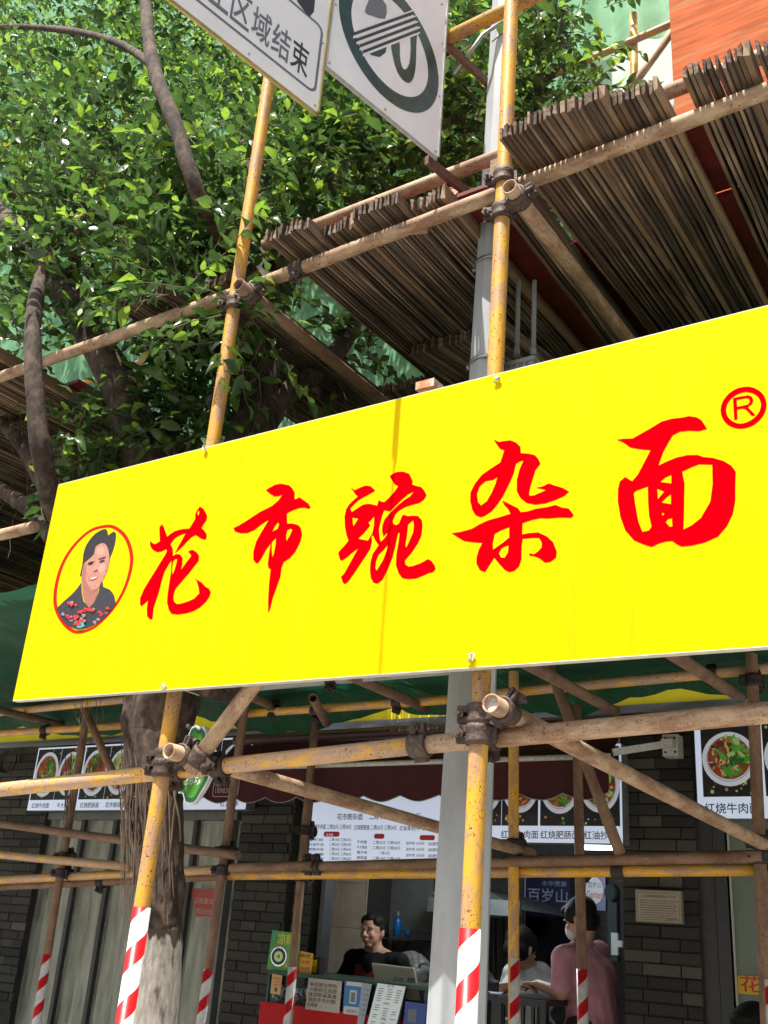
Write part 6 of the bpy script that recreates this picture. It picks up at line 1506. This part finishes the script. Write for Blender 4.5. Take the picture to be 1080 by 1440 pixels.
# ================================================================== PEOPLE
SKIN = mat('skin', (0.40, 0.215, 0.145), .5, var=.06, vscale=20); HAIR = mat('hair_black', (0.008, 0.006, 0.006), .65, spec=.2, var=.3, vscale=60, bump=.8, bscale=120)
def blob(name, prims, voxel, m, parent, smooth=3):
    mb = MB()
    for p in prims:
        if p[0] == 'e':
            M = p[3] if len(p) > 3 else None; mb.ell(p[1], p[2], 18, 12, M)
        else:
            a, b, r0, r1 = Vector(p[1]), Vector(p[2]), p[3], p[4]; mb.tube([a, b], [r0, r1], 16); mb.ell(a, (r0, r0, r0), 16, 10); mb.ell(b, (r1, r1, r1), 16, 10)
    o = mb.build('tmp', m); md = o.modifiers.new('r', 'REMESH'); md.mode = 'VOXEL'; md.voxel_size = voxel; md.use_smooth_shade = True
    sm = o.modifiers.new('s', 'SMOOTH'); sm.factor = .5; sm.iterations = smooth
    me = bpy.data.meshes.new_from_object(o.evaluated_get(bpy.context.evaluated_depsgraph_get())); bpy.data.objects.remove(o)
    me.name = name
    if name in ('shirt', 'trousers'):
        for v in me.vertices:
            k = v.co; v.co = k + v.normal * (.007 * noise.noise(Vector((k.x * 14, k.y * 14, k.z * 7))) + .004 * noise.noise(Vector((k.x * 40, k.y * 40, k.z * 16))))
    r = bpy.data.objects.new(name, me); C.objects.link(r); attach(r, parent); return r
def basis(fwd, up=VZ):
    y = -Vector(fwd).normalized(); x = y.cross(up).normalized(); z = x.cross(y); return Matrix((x, y, z)).transposed()   # face looks to -y
def head(c, fwd, up=VZ, s=1.0):
    M = basis(fwd, up); W = lambda v: Vector(c) + M @ (Vector(v) * s)
    E = lambda v, r: ('e', W(v), tuple(k * s for k in r), M)
    skin = [E((0, .012, .028), (.074, .092, .088)), E((0, -.022, -.035), (.060, .066, .062)), E((0, -.045, -.082), (.030, .034, .026)), E((0, .01, -.02), (.066, .075, .07)),
            ('c', W((0, -.088, .012)), W((0, -.108, -.022)), .007 * s, .0125 * s), E((.011, -.098, -.027), (.008, .009, .007)), E((-.011, -.098, -.027), (.008, .009, .007)),
            E((0, -.088, -.052), (.023, .010, .006)), E((0, -.085, -.062), (.019, .011, .007)), E((.036, -.066, -.022), (.022, .02, .022)), E((-.036, -.066, -.022), (.022, .02, .022)),
            E((.031, -.078, .022), (.022, .012, .006)), E((-.031, -.078, .022), (.022, .012, .006)),
            E((.075, .012, -.012), (.010, .018, .030)), E((-.075, .012, -.012), (.010, .018, .030))]
    return skin, W, E, M
def face_bits(W, E, M, parent, s=1.0):
    for sx in (-1, 1):
        m = MB(); m.ell(W((sx * .031, -.0805, .006)), (.0125 * s, .006 * s, .0038 * s), 12, 8, M); e = m.build('eye', mat('eye_white', (.30, .27, .25), .3), parent)
        m = MB(); m.ell(W((sx * .033, -.0865, .006)), (.0062 * s, .003 * s, .0052 * s), 10, 6, M); m.build('iris', HAIR, e)
        m = MB(); m.tube([W((sx * .014, -.090, .024)), W((sx * .032, -.092, .031)), W((sx * .052, -.078, .024))], [.002 * s, .0035 * s, .0015 * s], 6); m.build('eyebrow', HAIR, parent)
    m = MB(); m.ell(W((0, -.0935, -.0545)), (.017 * s, .0060 * s, .0060 * s), 12, 6, M); m.build('lips', mat('lips', (.30, .09, .075), .4), parent)
def hand(c, dirv, up, s=1.0, curl=.5):
    """palm with five unequal curled fingers, as prims to merge with the body"""
    d = Vector(dirv).normalized(); u = Vector(up); u = (u - d * u.dot(d)).normalized(); sd = d.cross(u); c = Vector(c); pr = []
    for k in (-1.2, -.4, .4, 1.2): pr.append(('c', c + sd * k * .012 * s, c + d * .075 * s + sd * k * .018 * s, .014 * s, .012 * s))
    for k, L in zip((-1.35, -.45, .45, 1.35), (.060, .075, .080, .070)):
        b = c + d * .078 * s + sd * k * .018 * s; k1 = b + (d * .6 - u * curl * .5) * L * .6 * s; k2 = k1 + (d * (1 - curl) - u * curl) * L * .5 * s
        pr += [('c', b, k1, .0092 * s, .0085 * s), ('c', k1, k2, .0083 * s, .0072 * s)]
    tb0 = c + sd * .022 * s + d * .012 * s; tb1 = tb0 + (sd * .8 + d * .6 - u * .2) * .038 * s; pr += [('c', tb0, tb1, .012 * s, .010 * s), ('c', tb1, tb1 + (d - u * .3) * .028 * s, .0098 * s, .008 * s)]
    return pr
def legs(hip, fl_z, w=.10, seat=None, fwd=Vector((0, -1, 0))):
    pr = []
    for s in (-1, 1):
        side = Vector(fwd).cross(VZ).normalized() * w * s; h = Vector(hip) + side
        if seat: kn = h + Vector(fwd) * .40; ft = Vector((kn.x, kn.y, fl_z + .06))
        else: kn = h.lerp(Vector((h.x, h.y, fl_z)), .5) + Vector(fwd) * .02; ft = Vector((h.x, h.y, fl_z + .06))
        pr.append((h, kn, ft))
    return pr
def figure(label, head_c, fwd, shoulders, chest, hip, arms, fl_z, shirt, pants, hairf, seat=None, mask=False, apron=None, sleeve=.55, bag=False, s=1.0, extra=None, hup=VZ, skinm=None):
    t = thing('person', label, 'person', (hip[0], hip[1], fl_z))
    fwd = Vector(fwd).normalized(); bf = (Vector(shoulders[1]) - Vector(shoulders[0])).cross(VZ); 
    sk, W, E, M = head(head_c, fwd, hup, s)
    sh0, sh1 = [Vector(v) for v in shoulders]; nb = (sh0 + sh1) / 2 + VZ * .02; chest = Vector(chest); hip = Vector(hip)
    ax_ = (sh1 - sh0).normalized()
    body = sk + [('c', nb, W((0, .022, -.06)), .054 * s, .048 * s), ('c', nb + VZ * .02, sh0.lerp(nb, .35), .045, .04), ('c', nb + VZ * .02, sh1.lerp(nb, .35), .045, .04), ('c', sh0, sh1, .045, .045), ('c', chest - ax_ * .06, chest + ax_ * .06, .10, .10), ('c', nb - VZ * .06, chest, .09, .105), ('c', chest, hip, .10, .12)]
    for h, kn, ft in legs(hip, fl_z, seat=seat, fwd=fwd if seat else Vector((fwd.x, fwd.y, 0)).normalized()):
        body += [('c', h, kn, .078, .055), ('c', kn, ft, .053, .036), ('c', ft - VZ * .02, ft + Vector((fwd.x, fwd.y, 0)) * .14 - VZ * .025, .036, .028)]
    cl = [('c', sh0 - VZ * .004, sh1 - VZ * .004, .057, .057), ('c', nb - VZ * .075, chest, .108, .126), ('c', chest - ax_ * .075, chest + ax_ * .075, .110, .110), ('c', chest, hip, .122, .142), ('c', hip - ax_ * .05, hip + ax_ * .05, .135, .135)]
    for sh, el, wr, hd_ in arms:
        sh, el, wr = Vector(sh), Vector(el), Vector(wr)
        body += [('c', sh, el, .044, .036), ('c', el, wr, .035, .025)] + hand(wr, hd_, VZ, s * .92)
        cl += [('c', sh, sh.lerp(el, sleeve), .055, .052)]
        if sleeve > .95: cl += [('c', el, el.lerp(wr, .2), .05, .045)]
    blob('body', body, .0065, skinm or SKIN, t, 2)
    blob('shirt', cl, .010, shirt, t, 4)
    pr = []
    for h, kn, ft in legs(hip, fl_z, seat=seat, fwd=fwd if seat else Vector((fwd.x, fwd.y, 0)).normalized()): pr += [('c', h, kn, .095, .070), ('c', kn, ft + VZ * .04, .068, .052)]
    pr += [('c', hip - ax_ * .06, hip + ax_ * .06, .128, .128)]
    blob('trousers', pr, .014, pants, t, 3)
    blob('hair', hairf(W, E), .006, HAIR, t, 3)
    if not mask: face_bits(W, E, M, t, s)
    else:
        for sx in (-1, 1):
            m = MB(); m.ell(W((sx * .031, -.081, .006)), (.014 * s, .007 * s, .0055 * s), 12, 8, M); e = m.build('eye', HAIR, t)
        blob('face_mask', [E((0, -.070, -.048), (.054, .044, .050)), E((0, -.092, -.03), (.02, .025, .022))], .006, mat('mask_pale', (.50, .52, .52), .6), t)
    if extra: extra(t, W, E, M)
    return t
def hair_tied(W, E): return [E((0, .026, .044), (.079, .092, .080)), E((0, .05, .0), (.072, .068, .062)), E((0, .112, -.01), (.030, .032, .036)), E((.050, -.012, .062), (.028, .048, .040)), E((-.050, -.012, .062), (.028, .048, .040)), E((0, -.02, .085), (.05, .055, .034)), E((.070, .012, .02), (.012, .03, .035)), E((-.070, .012, .02), (.012, .03, .035))]
def hair_short(W, E): return [E((0, .022, .045), (.086, .100, .082)), E((0, .04, -.015), (.082, .078, .075)), E((.06, -.01, .03), (.026, .05, .05)), E((-.06, -.01, .03), (.026, .05, .05)), E((0, -.05, .075), (.06, .045, .03))]
BLKT = mat('shirt_black', (.006, .006, .007), .9, spec=.2); PNT = mat('trousers_dark', (.02, .02, .026), .8)
PINK = mat('shirt_pink', (.46, .21, .245), .8, var=.08, vscale=6); WHT = mat('shirt_white', (.42, .43, .42), .8)
POLKA = mat('shirt_dark_dotted', (.02, .02, .022), .8, col2=(.3, .3, .3), vscale=55, mix=(.66, .68))
hc = at(524, 1309, 5.75)
ch_ = Vector((hc.x + .02, 5.82, 1.27))
def apron_(t, W, E, M):
    # dark red apron bib with a neck strap
    mb = MB(); mb.grid(lambda u, v: Vector((ch_.x - .11 + .22 * u, 5.672 - .018 * math.sin(u * 3.14) + .05 * v * v, 1.05 + .39 * v)), 8, 8); mb.build('apron', mat('apron_dark_red', (.13, .008, .014), .8), t)
figure('woman in a black shirt and dark red apron seated behind the counter looking left', hc, (.02, -1, -.08), ((hc.x - .165, 5.79, 1.475), (hc.x + .185, 5.81, 1.475)), ch_, (ch_.x, 5.88, .92),
       [((hc.x - .175, 5.80, 1.43), (hc.x - .27, 5.74, 1.21), (hc.x - .12, 5.56, 1.10), (.8, -.6, .1)), ((hc.x + .195, 5.84, 1.42), (hc.x + .25, 5.80, 1.18), (hc.x + .08, 5.58, 1.12), (-.8, -.6, 0))],
       .42, BLKT, PNT, hair_tied, seat=True, extra=apron_, sleeve=.75, s=.90)
sl_ = MB(); c_ = Vector((ch_.x, 5.9, .42)); sl_.tube([c_ + VZ * .38, c_ + VZ * .42], .17, 20)
st2 = thing('stool', 'stool under the seated woman behind the counter', 'stool', c_); sl_.build('seat', MATS['table_black'], st2)
for dx, dy in ((-.12, -.12), (.12, -.12), (.12, .12), (-.12, .12)): m = MB(); m.tube([c_ + Vector((dx, dy, .38)), c_ + Vector((dx * 1.2, dy * 1.2, .001))], .012, 8); m.build('leg', MATS['table_black'], st2)
# woman in pink
hp = at(816, 1293, 5.42)
figure('person in a pink shirt and face mask reaching over the table', hp, (-.92, .10, -.38), (at(793, 1343, 5.28), at(843, 1338, 5.58)), at(828, 1378, 5.45), at(836, 1452, 5.48),
       [(at(790, 1347, 5.27), at(789, 1396, 5.20), at(757, 1384, 5.28), (-1, .05, .02)), (at(838, 1342, 5.6), at(800, 1392, 5.62), at(765, 1388, 5.45), (-1, -.2, 0))],
       .42, PINK, PNT, hair_short, mask=True, sleeve=.85, s=.9, hup=Vector((-.25, 0, 1)))
figure('person in a white shirt sitting behind the yellow rear upright', at(733, 1334, 5.95), (.2, .9, -.25), (at(722, 1366, 5.95), at(760, 1366, 6.1)), at(742, 1398, 6.0), at(742, 1455, 6.0),
       [(at(720, 1368, 5.95), at(712, 1400, 6.1), at(725, 1405, 6.3), (0, 1, 0)), (at(762, 1368, 6.1), at(768, 1402, 6.2), at(758, 1408, 6.35), (0, 1, 0))],
       .42, WHT, PNT, hair_short, sleeve=.7)
figure('person in a dark dotted shirt whose arm shows beside the lamp post', at(650, 1318, 5.45), (.9, .35, -.2), (at(664, 1362, 5.3), at(632, 1360, 5.6)), at(646, 1395, 5.45), at(644, 1455, 5.45),
       [(at(668, 1366, 5.3), at(690, 1392, 5.26), at(727, 1386, 5.28), (1, 0, .03)), (at(632, 1366, 5.6), at(650, 1405, 5.6), at(690, 1396, 5.55), (1, -.2, 0))],
       .42, POLKA, PNT, hair_short, sleeve=1.0)
hq = at(1056, 1411, 4.85); hq.z -= .12
figure('dark haired person sitting at the right edge, only the crown of the head in view', hq, (-.3, -.9, -.2), ((hq.x - .16, 4.88, hq.z - .21), (hq.x + .16, 4.92, hq.z - .21)), (hq.x, 4.92, hq.z - .36), (hq.x, 4.95, .62),
       [((hq.x - .17, 4.88, hq.z - .22), (hq.x - .22, 4.8, hq.z - .42), (hq.x - .10, 4.62, hq.z - .48), (.3, -.9, 0)), ((hq.x + .17, 4.92, hq.z - .22), (hq.x + .22, 4.84, hq.z - .42), (hq.x + .1, 4.64, hq.z - .48), (-.3, -.9, 0))],
       .15, BLKT, PNT, hair_short, seat=True)
c_ = Vector((hq.x, 4.97, .14)); st3 = thing('stool', 'low stool under the person sitting at the right edge', 'stool', c_); m = MB(); m.tube([c_ + VZ * .33, c_ + VZ * .36], .15, 20); m.build('seat', MATS['table_black'], st3)
for dx, dy in ((-.1, -.1), (.1, -.1), (.1, .1), (-.1, .1)): m = MB(); m.tube([c_ + Vector((dx, dy, .33)), c_ + Vector((dx * 1.2, dy * 1.2, .001))], .012, 8); m.build('leg', MATS['table_black'], st3)
